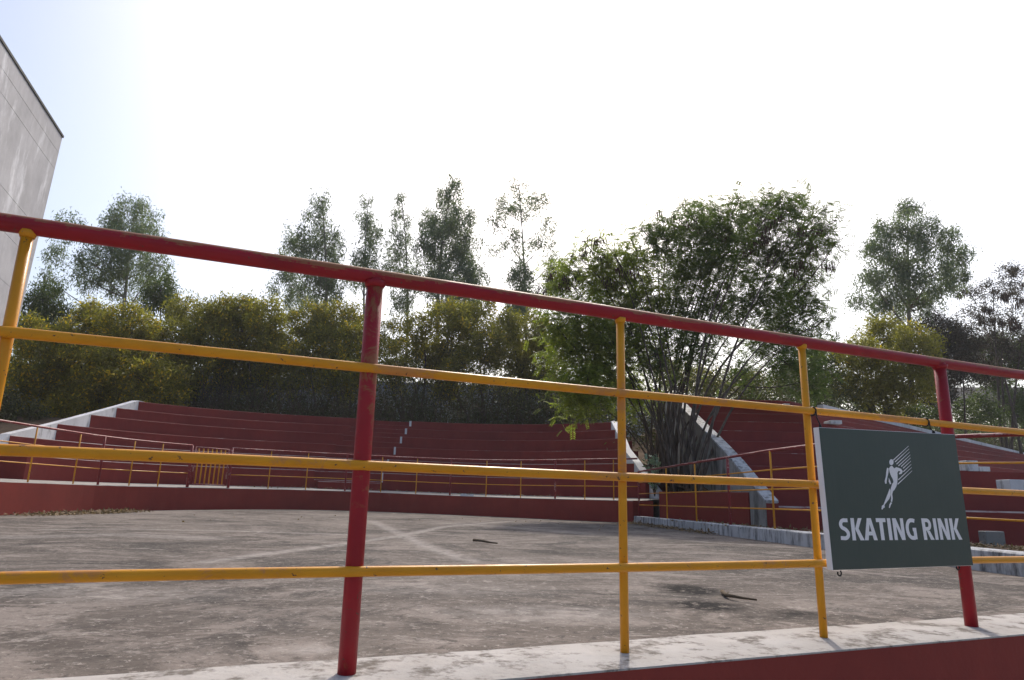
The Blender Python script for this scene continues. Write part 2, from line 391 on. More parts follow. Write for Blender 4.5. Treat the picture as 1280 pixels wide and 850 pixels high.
# ------------------------------------------------------------------ sign hung on the near railing
OFF = .072
def on_sign(x, y, off=OFF):
    r = ray(x, y); P0 = A0 + NRM * off; k = (P0 @ NRM) / (r[:2] @ NRM); q = r * k
    return float((q[:2] - A0) @ DIR), float(q[2] + EYE)
cor = [on_sign(1041, 713), on_sign(1216, 707), on_sign(1193, 543), on_sign(1023, 534)]
t = thing('sign', 'dark green SKATING RINK sign with skater emblem wired to the nearest railing', 'sign', railpt(np.mean([c[0] for c in cor]), OFF, cor[0][1]))
m = MB(); m.prism([railpt(s, OFF, z) for s, z in cor], [railpt(s, OFF - .028, z) for s, z in cor]); m.build('panel', 'sign_white', t, bevel=.002)
cs, cz = np.mean([c[0] for c in cor]), np.mean([c[1] for c in cor])
fc = [(cs + (s - cs) * .996, cz + (z - cz) * .994) for s, z in cor]
m = MB(); m.prism([railpt(s, OFF + .0028, z) for s, z in fc], [railpt(s, OFF + .0004, z) for s, z in fc]); sheet = m.build('face_sheet', 'sign_green', t)
def flat(name, polys, off=OFF + .0036):
    me = bpy.data.meshes.new(name); bm = bmesh.new(); po = t.location
    for poly in polys:
        vs_ = [bm.verts.new(Vector(railpt(s, off, z)) - po) for s, z in poly]
        f = bm.faces.new(vs_)
    bm.normal_update(); bmesh.ops.triangulate(bm, faces=bm.faces)
    bm.to_mesh(me); bm.free(); me.materials.append(MATS['sign_white'])
    o = bpy.data.objects.new(name, me); C.objects.link(o); o.parent = t; return o
zz = lambda pts: [on_sign(1060 + x / 7.73, 540 + y / 7.73) for x, y in pts]
fig = [[(412 + 21 * math.cos(a), 292 + 29 * math.sin(a)) for a in np.linspace(0, 2 * math.pi, 16, endpoint=False)],
       [(388, 352), (402, 332), (418, 326), (440, 352), (458, 340), (480, 346), (506, 356), (522, 380), (512, 404), (488, 410), (484, 398), (500, 384), (482, 374), (470, 394), (472, 432), (470, 482), (460, 525), (442, 558), (427, 572), (420, 602), (425, 642), (419, 676), (406, 672), (408, 640), (407, 600), (405, 548), (418, 505), (432, 482), (425, 455), (407, 422), (395, 390)],
       [(370, 345), (385, 352), (384, 388), (375, 430), (367, 470), (365, 499), (352, 500), (346, 476), (358, 430), (362, 385)],
       [(395, 545), (404, 562), (405, 610), (392, 645), (365, 680), (345, 705), (348, 728), (335, 735), (325, 750), (315, 745), (320, 712), (335, 703), (355, 650), (375, 600)],
       [(402, 680), (420, 682), (406, 706), (396, 735), (388, 730), (392, 702)],
       [(386, 440), (400, 470), (411, 500), (399, 506), (386, 482)]]
lines = []
for (xe, ye), xs in zip([(578, 135), (583, 163), (589, 193), (594, 222), (597, 250), (601, 280), (604, 312), (607, 343), (612, 375)], [430, 447, 462, 480, 506, 524, 527, 478, 472]):
    ys = ye + (xe - xs) * .93; hw = 5.0
    lines.append([(xs - hw * .6, ys - hw * .7), (xs + hw * .6, ys + hw * .7), (xe + 1, ye + 1.5), (xe - 1, ye - 1.5)])
for q_ in (flat('skater_emblem', [zz(p) for p in fig]), flat('speed_lines', [zz(p) for p in lines])): q_.parent = sheet
def stroke(path, wd):
    """constant-width band along a centre line, as a row of quads' outline"""
    p = np.array(path, float); d = np.gradient(p, axis=0); nrm_ = np.column_stack([-d[:, 1], d[:, 0]]); nrm_ /= np.linalg.norm(nrm_, axis=1, keepdims=True)
    a, b = p + nrm_ * wd / 2, p - nrm_ * wd / 2
    return [tuple(q) for q in a] + [tuple(q) for q in b[::-1]]
def arcp(cx_, cy_, rx, ry, a0, a1, n=12): return [(cx_ + rx * math.cos(a), cy_ + ry * math.sin(a)) for a in np.linspace(math.radians(a0), math.radians(a1), n)]
W = .235
GL = {'S': (.62, [stroke([(.50, .90)] + arcp(.30, .715, .195, .19, 75, 260, 12) + [(.36, .475)] + arcp(.27, .285, .20, .19, 75, -100, 12)[2:] + [(.04, .11)], .175)]),
      'K': (.70, [[(.04, 0), (.04, 1), (.235, 1), (.235, 0)], [(.245, .51), (.46, 1), (.67, 1), (.44, .53), (.70, 0), (.475, 0)]]),
      'T': (.60, [[(.02, .82), (.02, 1), (.57, 1), (.57, .82), (.395, .82), (.395, 0), (.195, 0), (.195, .82)]]),
      'I': (.315, [[(.06, 0), (.06, 1), (.255, 1), (.255, 0)]]),
      'N': (.75, [[(.05, 0), (.05, 1), (.26, 1), (.505, .38), (.505, 1), (.69, 1), (.69, 0), (.48, 0), (.235, .62), (.235, 0)]]),
      'G': (.73, [stroke([(.615, .87), (.50, .905)] + arcp(.39, .5, .265, .405, 92, 268, 16) + [(.45, .095), (.55, .10)], .18), [(.44, .40), (.44, .56), (.66, .56), (.66, .03), (.475, .03), (.475, .40)]]),
      'R': (.69, [[(.05, 0), (.05, 1), (.245, 1), (.245, 0)], stroke([(.247, .91), (.36, .91)] + arcp(.37, .71, .155, .20, 85, -85, 10) + [(.36, .51), (.247, .51)], .17), [(.29, .42), (.475, .42), (.69, 0), (.465, 0)]]),
      ' ': (.27, [])}
GL['A'] = (.74, [[(.01, 0), (.255, 1), (.37, 1), (.37, .72), (.30, .39), (.37, .39), (.37, .22), (.27, .22), (.22, 0)], [(.73, 0), (.485, 1), (.371, 1), (.371, .72), (.44, .39), (.371, .39), (.371, .22), (.47, .22), (.52, 0)]])
bl, br, tr_, tl = on_sign(1049.5, 675.5), on_sign(1202.5, 674.5), on_sign(1198, 648), on_sign(1046.5, 647.5)
TOT = sum(GL[ch][0] for ch in 'SKATING RINK') + .02
me = bpy.data.meshes.new('lettering'); bm = bmesh.new(); pen = 0.; lay = 0
for ch in 'SKATING RINK':
    wdt, polys = GL[ch]
    for poly in polys:
        lay += 1; vv = []
        for x, y in poly:
            u, q = (pen + x) / TOT, y
            sgn = (1 - q) * (bl[0] + u * (br[0] - bl[0])) + q * (tl[0] + u * (tr_[0] - tl[0])); zz_ = (1 - q) * (bl[1] + u * (br[1] - bl[1])) + q * (tl[1] + u * (tr_[1] - tl[1]))
            vv.append(bm.verts.new(Vector(railpt(sgn, OFF + .0036 + .00008 * (lay % 3), zz_)) - t.location))
        bm.faces.new(vv)
    pen += wdt
bm.normal_update(); bmesh.ops.triangulate(bm, faces=bm.faces); bm.to_mesh(me); bm.free(); me.materials.append(MATS['sign_white'])
lo = bpy.data.objects.new('lettering', me); C.objects.link(lo); lo.parent = sheet
for (x, zt) in ((1029, cor[3][1]), (1170, cor[2][1])):
    s = on_sign(x, 530)[0]; m = MB(); r2 = RZ[1]
    loop = [railpt(s + .002 * math.sin(5 * a), .022 + .0185 * math.cos(a), r2 + .0185 * math.sin(a)) for a in np.linspace(.2, 6.6, 18)]
    m.tube(loop + [railpt(s - .004, .046, r2 - .03), railpt(s + .003, .058, zt + .004), railpt(s, .056, zt - .012)], .0026, 6)
    m.tube([railpt(s - .004, .046, r2 - .028), railpt(s - .018, .052, r2 - .014), railpt(s - .03, .05, r2 - .02)], .0018, 5)
    m.tube([railpt(s, .056, zt - .006), railpt(s, .056, zt + .012)], [.008, .005], 8); m.build('wire_tie', 'wire', t, smooth=True)
for x, y in ((1049, 715), (1197, 708)):
    s, z = on_sign(x, y, .055); m = MB(); m.tube([railpt(s + .010 * math.cos(a), .056, z - .004 + .010 * math.sin(a)) for a in np.linspace(2.6, 7.2, 12)], .003, 6); m.build('eyelet', 'wire', t, smooth=True)

# ------------------------------------------------------------------ far wall of the rink and the walkway behind it
WT = .602
t = thing('rink_wall', 'curved red wall round the far end of the rink', 'wall', (CX, CY + RW, 0))
i_, o_ = wall_line(0), wall_line(.20)
m = MB()
for k in range(len(i_) - 1):
    a, b, c, d = i_[k], i_[k + 1], o_[k + 1], o_[k]; za, zb = WT + lift(a[0]), WT + lift(b[0])
    m.quad((*a, -.3), (*b, -.3), (*b, zb - .015), (*a, za - .015))
    m.quad((*a, za - .015), (*b, zb - .015), (*(b + (c - b) * .08), zb), (*(a + (d - a) * .08), za), 1)
    m.quad((*(a + (d - a) * .08), za), (*(b + (c - b) * .08), zb), (*c, zb), (*d, za), 1)
e0, e1 = i_[-1], o_[-1]; m.quad((*e0, -.3), (*e1, -.3), (*e1, WT), (*e0, WT))
m.build('wall_ring', ['red_wall', 'walk_concrete'], t)
m = MB(); w0, w1 = wall_line(.20), None
outer = [np.array([CX - RW - 1.7, p[1]]) for p in w0[:4]] + [arc_at(a, TR[0] + .05) for a in np.linspace(R(-90), e790, 48)]
for k in range(len(w0) - 1):
    a, b, c, d = w0[k], w0[k + 1], outer[k + 1], outer[k]
    m.quad((*a, WT + lift(a[0]) - .002), (*b, WT + lift(b[0]) - .002), (*c, WT + lift(b[0]) + .085), (*d, WT + lift(a[0]) + .085))
o = m.build('walkway', 'walk_concrete'); tag(o, 'pale concrete walkway between the curved wall and the first tier', kind='structure')
# pier at the right end of the wall
e = arc_at(e790, RW + .1); t2 = thing('pier', 'stub of red wall where the curved wall meets the white kerb', 'wall', (e[0], e[1], 0))
m = MB(); m.box((e[0] - .05, e[1] + .15, -.2), (.55, -.1, 0), (.1, .6, 0), (0, 0, .80)); m.build('block', 'red_wall', t2, bevel=.01)

# ------------------------------------------------------------------ stands
def lerp(a, b, t): return a + (b - a) * t
def tier_mesh(front, back, zt, zb, nose=.014):
    """one solid tier between two plan lines, chamfer along the nosing with wear and edge highlight in its colour"""
    m = MB(); n = len(front)
    zt = zt if callable(zt) else (lambda x, q=zt: q)
    for k in range(n - 1):
        a, b, c, d = front[k], front[k + 1], back[k + 1], back[k]; za, zc = zt(a[0]), zt(b[0])
        na = (d - a) / np.linalg.norm(d - a) * nose; nb = (c - b) / np.linalg.norm(c - b) * nose
        m.quad((*a, zb), (*b, zb), (*b, zc - nose), (*a, za - nose))
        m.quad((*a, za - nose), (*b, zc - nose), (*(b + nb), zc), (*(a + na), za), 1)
        m.quad((*(a + na), za), (*(b + nb), zc), (*c, zc), (*d, za), 2)
        m.quad((*d, za), (*c, zc), (*c, zb), (*d, zb))
    for f, bk in ((front[0], back[0]), (front[-1], back[-1])):
        z = zt(f[0]); m.quad((*f, zb), (*bk, zb), (*bk, z - .001), (*f, z - nose))
    return m
LEFT_PX = [-40, 13, 70, 110, 141, 167.5]; RIGHT_PX = [806, 792, 779, 774, 769, 764]
AIS_L = [396, 408, 420, 428, 436, 444]; AIS_R = [480, 486, 493.5, 500.5, 506, 511]
t = thing('bleachers', 'curved dark red tiered stand facing the rink with a central stair', 'bleachers', (CX, CY + TR[2], 0))
ZL = [lambda x, z=z: z + lift(x) for z in TZ]
sideL, sideR = [], []
for k in range(6):
    r0, r1 = TR[k], TR[k] + .95 if k < 5 else TR[k] + .45
    lx = th_for_px(LEFT_PX[k], r0, 545) if LEFT_PX[k] > 0 else R(-86); rx = th_for_px(RIGHT_PX[k], r0, 570)
    al, ar = th_for_px(AIS_L[k], r0, 560), th_for_px(AIS_R[k], r0, 560)
    def strip(a, b, n, rr0, rr1): return [arc_at(q, rr0) for q in np.linspace(a, b, n)], [arc_at(q, rr1) for q in np.linspace(a, b, n)]
    zb = TZ[k] - .75 if k else .2
    nm = 'nosing_worn_lit' if k < 2 else 'nosing'
    for a, b in ((lx, al), (ar, rx)):
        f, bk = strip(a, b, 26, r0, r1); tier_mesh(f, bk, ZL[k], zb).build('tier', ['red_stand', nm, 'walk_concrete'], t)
    zp = TZ[k - 1] if k else WT + .06                       # stair: a half step at the riser line, then the full one
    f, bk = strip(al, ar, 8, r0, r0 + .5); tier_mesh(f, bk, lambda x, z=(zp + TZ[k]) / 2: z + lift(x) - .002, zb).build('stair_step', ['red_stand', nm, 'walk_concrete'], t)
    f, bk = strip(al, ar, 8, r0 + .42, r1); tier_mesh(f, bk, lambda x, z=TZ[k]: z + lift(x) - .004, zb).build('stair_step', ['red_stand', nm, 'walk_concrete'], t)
    if k == 0:
        f, bk = strip(al + .01, ar, 8, r0 - .42, r0 + .01); tier_mesh(f, bk, lambda x: WT + .30 + lift(x), .2).build('stair_step', ['red_stand', 'nosing_worn_lit', 'walk_concrete'], t)
    p0, p1 = arc_at(ar - .003, r0 - .004), arc_at(ar - .003, r0 + .42); q0, q1 = arc_at(ar + .004, r0 - .004), arc_at(ar + .004, r0 + .42)
    zl, zh = (zp + TZ[k]) / 2 + lift(p0[0]), TZ[k] + lift(p0[0]) + .004
    m = MB(); m.prism([(*p0, zl - .02), (*q0, zl - .02), (*q1, zl - .02), (*p1, zl - .02)], [(*p0, zh), (*q0, zh), (*q1, zh), (*p1, zh)]); m.build('white_end', 'white_wash', t)
    sideL.append((arc_at(lx, r0), TZ[k] + lift(arc_at(lx, r0)[0]))); sideR.append((arc_at(rx, r0), TZ[k]))
def side_wall(parent, pts, thick, extra, foot, mt='white_wash', front_mat=None):
    """sloping parapet along the ends of the tiers; thick is the outward offset vector"""
    m = MB(); th = np.array(thick); n = len(pts)
    for k in range(n - 1):
        (a, za), (b, zb) = pts[k], pts[k + 1]
        m.prism([(*a, foot), (*(a + th), foot), (*(b + th), foot), (*b, foot)] , [(*a, za + extra), (*(a + th), za + extra), (*(b + th), zb + extra), (*b, zb + extra)])
    return m.build('end_wall', mt, parent)
back = sideL[-1][0] + np.array([.05, .6])
side_wall(t, [(sideL[1][0] + np.array([-.012, -.35]), 1.52)] + [(p + np.array([-.012, 0]), z) for p, z in sideL[1:]] + [(back, TZ[5])], (-.26, .04), .03, 1.0)
back = sideR[-1][0] + np.array([-.05, .7])
side_wall(t, [(sideR[0][0] + np.array([.3, -.35]), .72), (sideR[0][0] + np.array([.16, .0]), 1.0)] + [(p + np.array([.012, 0]), z - (.2 if k == 0 else 0)) for k, (p, z) in enumerate(sideR)][1:] + [(back, TZ[5])], (.24, .02), .03, -.2)

# right stand: straight lower tiers, upper tiers that swing away to the right
t = thing('bleachers', 'taller dark red tiered stand behind the green sign with a white sloping end wall', 'bleachers', (9, 14.5, 0))
RT = [(14.5, .545), (15.4, 1.0), (16.3, 1.465), (17.2, 1.84), (18.1, 2.2), (19.0, 2.57), (19.9, 2.94), (20.8, 3.30), (21.7, 3.65), (22.6, 4.0)]
X0 = 5.55
for k, (y, z) in enumerate(RT):
    dep = 1.05 if k < 9 else .5; fan = .66 + .036 * max(0, k - 3)
    if k < 3:
        xs = np.linspace(X0, 26, 22); f = [np.array([x, y + .004 * x]) for x in xs]; dp = dep if k < 2 else 2.5
        bk = [np.array([x, y + .004 * x + (dep if k < 2 else dep + max(0, x - 9) * .75)]) for x in xs]
    else:
        xs = list(np.linspace(X0, 9.0, 6)) + list(np.linspace(9.5, 36, 18))
        f = [np.array([x, y + max(0, x - 9.3) * fan]) for x in xs]; bk = [np.array([x, y + max(0, x - 9.3) * fan + dep * 1.15]) for x in xs]
    tier_mesh(f, bk, z, z - .8 if k else -.6, (.035 if k == 0 else .016)).build('tier', ['red_stand', 'nosing_worn_lit' if k == 0 else 'nosing', 'walk_concrete'], t)
pts = [(np.array([X0 - .01, y]), z) for y, z in ((14.35, .60), (15.4, 1.09), (16.3, 1.52), (17.2, 1.91), (18.1, 2.28), (19.9, 3.0), (21.7, 3.72), (23.2, 4.15))]
side_wall(t, pts, (-.24, 0), .0, -.4, 'dirty_render')
m = MB()
for (a, za), (b, zb) in zip(pts[:-1], pts[1:]):
    th = np.array([-.25, 0]); m.prism([(*(a + [.02, 0]), za + .003), (*(a + th), za + .003), (*(b + th), zb + .003), (*(b + [.02, 0]), zb + .003)], [(*(a + [.02, 0]), za + .05), (*(a + th), za + .05), (*(b + th), zb + .05), (*(b + [.02, 0]), zb + .05)])
m.build('end_wall_coping', 'white_kerb', t)
m = MB(); m.box((X0 - .25, 14.332, -.4), (.25, 0, 0), (0, .014, 0), (0, 0, .99)); m.build('end_wall_front', 'red_stand', t)
m = MB()
cp = [np.array([x, RT[9][0] + max(0, x - 9.3) * .70 + .50]) for x in (12.4, 15, 18.3)]; 
for (xa, xb) in ((11.6, 21.6), (22.3, 36)):
    ya, yb = [RT[9][0] + max(0, x - 9.3) * .876 + .42 for x in (xa, xb)]
    m.prism([(xa, ya, 3.6), (xb, yb, 3.6), (xb - .14, yb + .2, 3.6), (xa - .14, ya + .2, 3.6)], [(xa, ya, 4.26), (xb, yb, 4.26), (xb - .14, yb + .2, 4.26), (xa - .14, ya + .2, 4.26)])
m.build('back_parapet', 'white_wash', t)
for px, k, wpx, hh in [(1276, 1, .6, .24), (1216, 2, .26, .24), (1230.5, 2, .25, .10), (1081, 5, .2, .10), (1050, 6, .34, .10), (989, 8, .18, .12)]:
    y, z = RT[k]; xx = ray(px, 580); X = xx[0] / xx[1] * (y + .03); m = MB()
    m.box((X - wpx / 2, y + .03 + .003 * (px % 3), z - .01), (wpx, 0, 0), (0, .45, 0), (0, 0, hh + .01)); m.build('stair_end', 'white_wash', t, bevel=.008)
# low retaining wall between the two stands
t = thing('planter_wall', 'low red retaining wall under the feathery trees between the stands', 'wall', (4.8, 18, 0))
m = MB(); m.prism([(4.15, 19.2, -.2), (5.26, 15.3, -.2), (5.44, 15.36, -.2), (4.33, 19.26, -.2)], [(4.15, 19.2, .86), (5.26, 15.3, .82), (5.44, 15.36, .82), (4.33, 19.26, .86)]); m.build('face', 'red_wall', t, bevel=.01)

m = MB(); BR = 18
def bedp(i, j):
    v_ = i / BR; u_ = j / 6
    l_, r_ = np.array([4.25, 19.22]) * (1 - v_) + np.array([4.6, 28]) * v_, np.array([5.30, 15.34]) * (1 - v_) + np.array([5.45, 28]) * v_
    p = l_ + (r_ - l_) * u_; return (p[0], p[1], .76 + max(0, p[1] - 17.5) * .215 + .05 * math.sin(p[1] * 2.1 + p[0] * 3))
for i in range(BR):
    for j in range(6): m.quad(bedp(i, j), bedp(i, j + 1), bedp(i + 1, j + 1), bedp(i + 1, j))
o = m.build('planting_bed', 'soil'); tag(o, 'sloping bed of bare soil between the two stands', kind='structure')

# ------------------------------------------------------------------ white kerb on the right of the rink
K0, K1 = far_r + np.array([.02, .05]), np.array([4.42, 4.2])
kd = (K1 - K0) / np.linalg.norm(K1 - K0); kn = np.array([-kd[1], kd[0]])          # kn points away from the rink
if kn[0] < 0: kn = -kn
m = MB(); NK = 40
for k in range(NK):
    a, b = lerp(K0, K1, k / NK), lerp(K0, K1, (k + 1) / NK)
    m.quad((*a, -.2), (*b, -.2), (*(b + kn * .01), .178), (*(a + kn * .01), .178)); m.quad((*(a + kn * .01), .178), (*(b + kn * .01), .178), (*(b + kn * .025), .19), (*(a + kn * .025), .19))
    m.quad((*(a + kn * .025), .19), (*(b + kn * .025), .19), (*(b + kn * .27), .188), (*(a + kn * .27), .188)); m.quad((*(a + kn * .27), .188), (*(b + kn * .27), .188), (*(b + kn * .27), -.6), (*(a + kn * .27), -.6))
m.quad((*K0, -.2), (*K0, .178), (*(K0 + kn * .27), .188), (*(K0 + kn * .27), -.2))
o = m.build('kerb', 'white_kerb'); tag(o, 'long whitewashed concrete kerb along the right side of the rink floor', kind='structure')

# ------------------------------------------------------------------ far railings and gate
def far_railing(label, pl, zoff, H, nmid, posts_, loc, rtop=.024, end_thick=()):
    t = thing('railing', label, 'railing', loc)
    railing_piece(t, 'top_rail', [(*p, zoff(p) + H) for p in pl], rtop, 'far_red_pipe', 8)
    for q in range(nmid):
        railing_piece(t, 'rail', [(*p, zoff(p) + H * (q + 1) / (nmid + 1)) for p in pl], .013, 'yellow_pipe', 6)
    for i, (p, red) in enumerate(posts_):
        railing_piece(t, 'red_post' if red else 'yellow_post', [(*p, zoff(p) - .06), (*p, zoff(p) + H - .004)], (.042 if i in end_thick else .028) if red else .0165, 'far_red_pipe' if red else 'yellow_pipe', 8)
    return t
RP = RW + .10
zo = lambda p: WT + lift(p[0])
def arcpx(px): return th_for_px(px, RP, 600)
e, s235, s286 = arcpx(797), arcpx(235), arcpx(286)
leftpl = [np.array([CX - RP, y]) for y in (-1.5, 2, 6, 10, 13)] + [arc_at(a, RP) for a in np.linspace(R(-90), s235, 16)]
lp = [(np.array([CX - RP, y]), i % 3 == 0) for i, y in enumerate((13.05, 11.85, 10.65, 9.45, 8.25, 7.05, 5.85, 4.65, 3.45, 2.25, 1.05, -.15))][1:]
far_railing('red and yellow pipe railing on the curved wall, left of the barred gate', leftpl, zo, 1.15, 2,
            [(arc_at(arcpx(235), RP), 1), (arc_at(arcpx(198), RP), 0), (arc_at(arcpx(162), RP), 0), (arc_at(arcpx(123), RP), 1), (arc_at(arcpx(69), RP), 0), (np.array([CX - RP, 14.35]), 0)] + lp, (leftpl[10][0], leftpl[10][1], WT), end_thick=(0,))
rpl = [arc_at(a, RP) for a in np.linspace(s286, e, 30)]
far_railing('red and yellow pipe railing on the curved wall, between gate and white kerb', rpl, zo, 1.15, 2,
            [(arc_at(arcpx(px), RP), r) for px, r in ((286, 1), (336, 0), (383, 0), (432, 1), (476.6, 0), (520.6, 0), (563, 1), (608, 0), (651, 0), (694, 1), (731, 0), (767, 0))], (*rpl[15], WT), end_thick=(0,))
ga, gb = arc_at(arcpx(239.5), RP - .01), arc_at(arcpx(282), RP - .01); gz = zo(ga) + .09
t = thing('gate', 'small red framed gate with seven upright yellow bars on the curved wall', 'gate', (*lerp(ga, gb, .5), gz - .09))
for z in (gz, gz + 1.02): railing_piece(t, 'frame_rail', [(*ga, z), (*gb, z)], .018, 'far_red_pipe', 8)
for p in (ga, gb): railing_piece(t, 'frame_post', [(*p, gz - .018), (*p, gz + 1.038)], .020, 'far_red_pipe', 8)
for q in range(7):
    p = lerp(ga, gb, (q + .75) / 7.6); railing_piece(t, 'bar', [(*p, gz + .015), (*p, gz + 1.0)], .019, 'yellow_pipe', 6)
for z in (gz + .2, gz + .8):
    pp = arc_at(s235, RP); m = MB(); m.tube([(*lerp(pp, ga, .3), z - .05), (*lerp(pp, ga, .3), z + .05)], .03, 8); m.build('hinge', 'far_red_pipe', t, smooth=True)
kz = lambda p: .188
kpt = lambda y: np.array([K0[0] + (K0[1] - y) / (K0[1] - K1[1]) * (K1[0] - K0[0]), y]) + kn * .13
ky = [K0[1] - .15] + [float(onz(px, py, .188)[1]) for px, py in ((833, 648.5), (870, 652), (911, 656), (964, 661.2), (1025, 667.5))]
kpl = [kpt(y) for y in (ky[0], 16, 13, 11)] + [np.array(p) for p in ((4.36, 9.6), (5.12, 7.75), (5.62, 7.05), (6.9, 5.6))]
kz = lambda p: .188 if p[1] > 9 else .188 - .03 * (9 - p[1])
far_railing('red and yellow pipe railing of four bars standing on the white kerb', kpl, kz, 1.20, 3,
            [(kpt(y), i % 3 == 0) for i, y in enumerate(ky[:5])] + [(np.array([4.36, 9.6]), 0), (np.array([4.85, 8.41]), 1), (np.array([6.1, 6.5]), 0)], (*kpt(12), .19))

# ------------------------------------------------------------------ concrete building on the left
cz_ = atd(78, 172, 20.0); o2 = onz(0, 50, cz_[2]); wd = (o2 - cz_)[:2]; L_ = np.linalg.norm(wd); wd /= L_
bn_ = np.array([-abs(wd[1]), -wd[0] * np.sign(wd[1]) * -1]); bn_ = np.array([wd[1], -wd[0]])
if bn_[0] > 0: bn_ = -bn_
t = thing('building', 'tall bare grey concrete wall of a building at the left edge', 'building', (cz_[0], cz_[1], 0))
H = cz_[2]; LEN = 8.5
def bpt(u, z, dpt=0.):
    lean = -.45 * (1 - z / H)
    p = cz_[:2] + wd * u + np.array([lean, lean * .05]) * (1 if u < 1 else max(0, 1 - (u - 1) / 3)) - 0 + bn_ * dpt
    return (*p, z)
lifts = [-.5, 2.2, 4.3, 6.2, 7.4, 8.4, H - 1.12, H - .55, H - .0]
lifts = [z for z in lifts if z < H - 1.3] + [H - 1.12, H - .55, H]
for a, b in zip(lifts[:-1], lifts[1:]):
    m = MB(); g_ = .0015
    us = [0, 1, 2, 4, LEN]
    ring = lambda z: [bpt(u, z) for u in us] + [bpt(LEN, z, 4.0), bpt(0, z, 4.0)]
    m.prism(ring(a + g_), ring(b - g_)); m.build('concrete_lift', 'grey_render', t, bevel=.006)
m = MB(); m.prism([bpt(.04, 0, .03), bpt(LEN, 0, .03), bpt(LEN, 0, 3.9), bpt(.04, 0, 3.9)], [bpt(.0, H - .05, .03), bpt(LEN, H - .05, .03), bpt(LEN, H - .05, 3.9), bpt(.0, H - .05, 3.9)]); m.build('core', 'grey_render', t)
m = MB(); m.prism([bpt(-.03, H + .003, -.03), bpt(LEN, H + .003, -.03), bpt(LEN, H + .003, 4.1), bpt(-.03, H + .003, 4.1)], [bpt(-.03, H + .075, -.03), bpt(LEN, H + .075, -.03), bpt(LEN, H + .075, 4.1), bpt(-.03, H + .075, 4.1)]); m.build('roof_edge', 'dark_metal_edge', t)

# ------------------------------------------------------------------ pale wall and shed seen through the trees
t = thing('boundary_wall', 'pale grey wall glimpsed through the shrubs behind the curved stand', 'wall', (-7, 38, 3.8))
for q in range(9):
    x0 = -20 + q * 3.2; m = MB(); m.box((x0, 38.5 - .03 * q, 3.5), (3.18, -.03, 0), (.0, .22, 0), (0, 0, 3.65 - .05 * q)); m.build('wall_panel', 'pale_render', t, bevel=.01)
a = atd(1196, 508, 50); b = atd(1285, 500, 50)
t = thing('shed', 'dark sloping shed roof half hidden among the trees at the right edge', 'shed', (b[0], 51, 3.7))
m = MB(); m.prism([(a[0], 49.6, a[2]), (b[0] + 3, 49.6, a[2] + .2), (b[0] + 3, 54.5, a[2] + 2.3), (a[0] + .6, 54.5, a[2] + 2.1)], [(a[0], 49.6, a[2] + .08), (b[0] + 3, 49.6, a[2] + .28), (b[0] + 3, 54.5, a[2] + 2.38), (a[0] + .6, 54.5, a[2] + 2.18)]); m.build('roof', 'dark_sheet', t)
for x, y, zt in ((a[0] + .4, 49.9, a[2]), (a[0] + 3, 49.9, a[2] + .1), (b[0] + 2.5, 49.9, a[2] + .2), (a[0] + 1, 54.2, a[2] + 1.8), (b[0] + 2.5, 54.2, a[2] + 2.)):
    m = MB(); m.tube([(x, y, 3.4), (x, y, zt + .1)], .07, 6); m.build('post', 'twig', t)

# ------------------------------------------------------------------ vegetation
def leaf_mesh(name, c, a, w, L, W, matn, parent):
    """rhombic leaves: c centre-base, a axis, w side (unit), arrays"""
    n = len(c); L = np.broadcast_to(np.asarray(L, float), n)[:, None]; W = np.broadcast_to(np.asarray(W, float), n)[:, None]
    fold = np.cross(a, w) * W * .18
    v = np.stack([c, c + a * L * .42 + w * W / 2 + fold, c + a * L, c + a * L * .42 - w * W / 2 + fold], 1)
    v = v - np.array(parent.location if parent is not None else (0, 0, 0))
    me = bpy.data.meshes.new(name); me.vertices.add(4 * n); me.vertices.foreach_set('co', v.astype(np.float32).ravel())
    me.loops.add(4 * n); me.loops.foreach_set('vertex_index', np.arange(4 * n, dtype=np.int32))
    me.polygons.add(n); me.polygons.foreach_set('loop_start', np.arange(0, 4 * n, 4, dtype=np.int32)); me.polygons.foreach_set('loop_total', np.full(n, 4, np.int32))
    at = me.attributes.new('tint', 'FLOAT', 'POINT'); at.data.foreach_set('value', np.repeat(np.clip(rng.normal(.45, .28, n), 0, 1), 4).astype(np.float32))
    me.materials.append(MATS[matn]); me.update(calc_edges=True)
    o = bpy.data.objects.new(name, me); C.objects.link(o)
    if parent is not None: o.parent = parent
    return o
DM = {'euc': 3.0, 'wattle': 3.0, 'broad': 2.4, 'feather': 6.0}; NM = {'euc': 1.4, 'wattle': 1.5, 'broad': 1.5, 'feather': 2.0}
def unit(v): return v / np.maximum(1e-9, np.linalg.norm(v, axis=1, keepdims=True))
def side_of(a):
    r = rng.normal(size=a.shape); return unit(r - a * np.sum(r * a, 1, keepdims=True))
def curve(p0, p1, bend, n=6):
    mid = (p0 + p1) / 2 + bend; return [(1 - t) ** 2 * p0 + 2 * t * (1 - t) * mid + t * t * p1 for t in np.linspace(0, 1, n)]

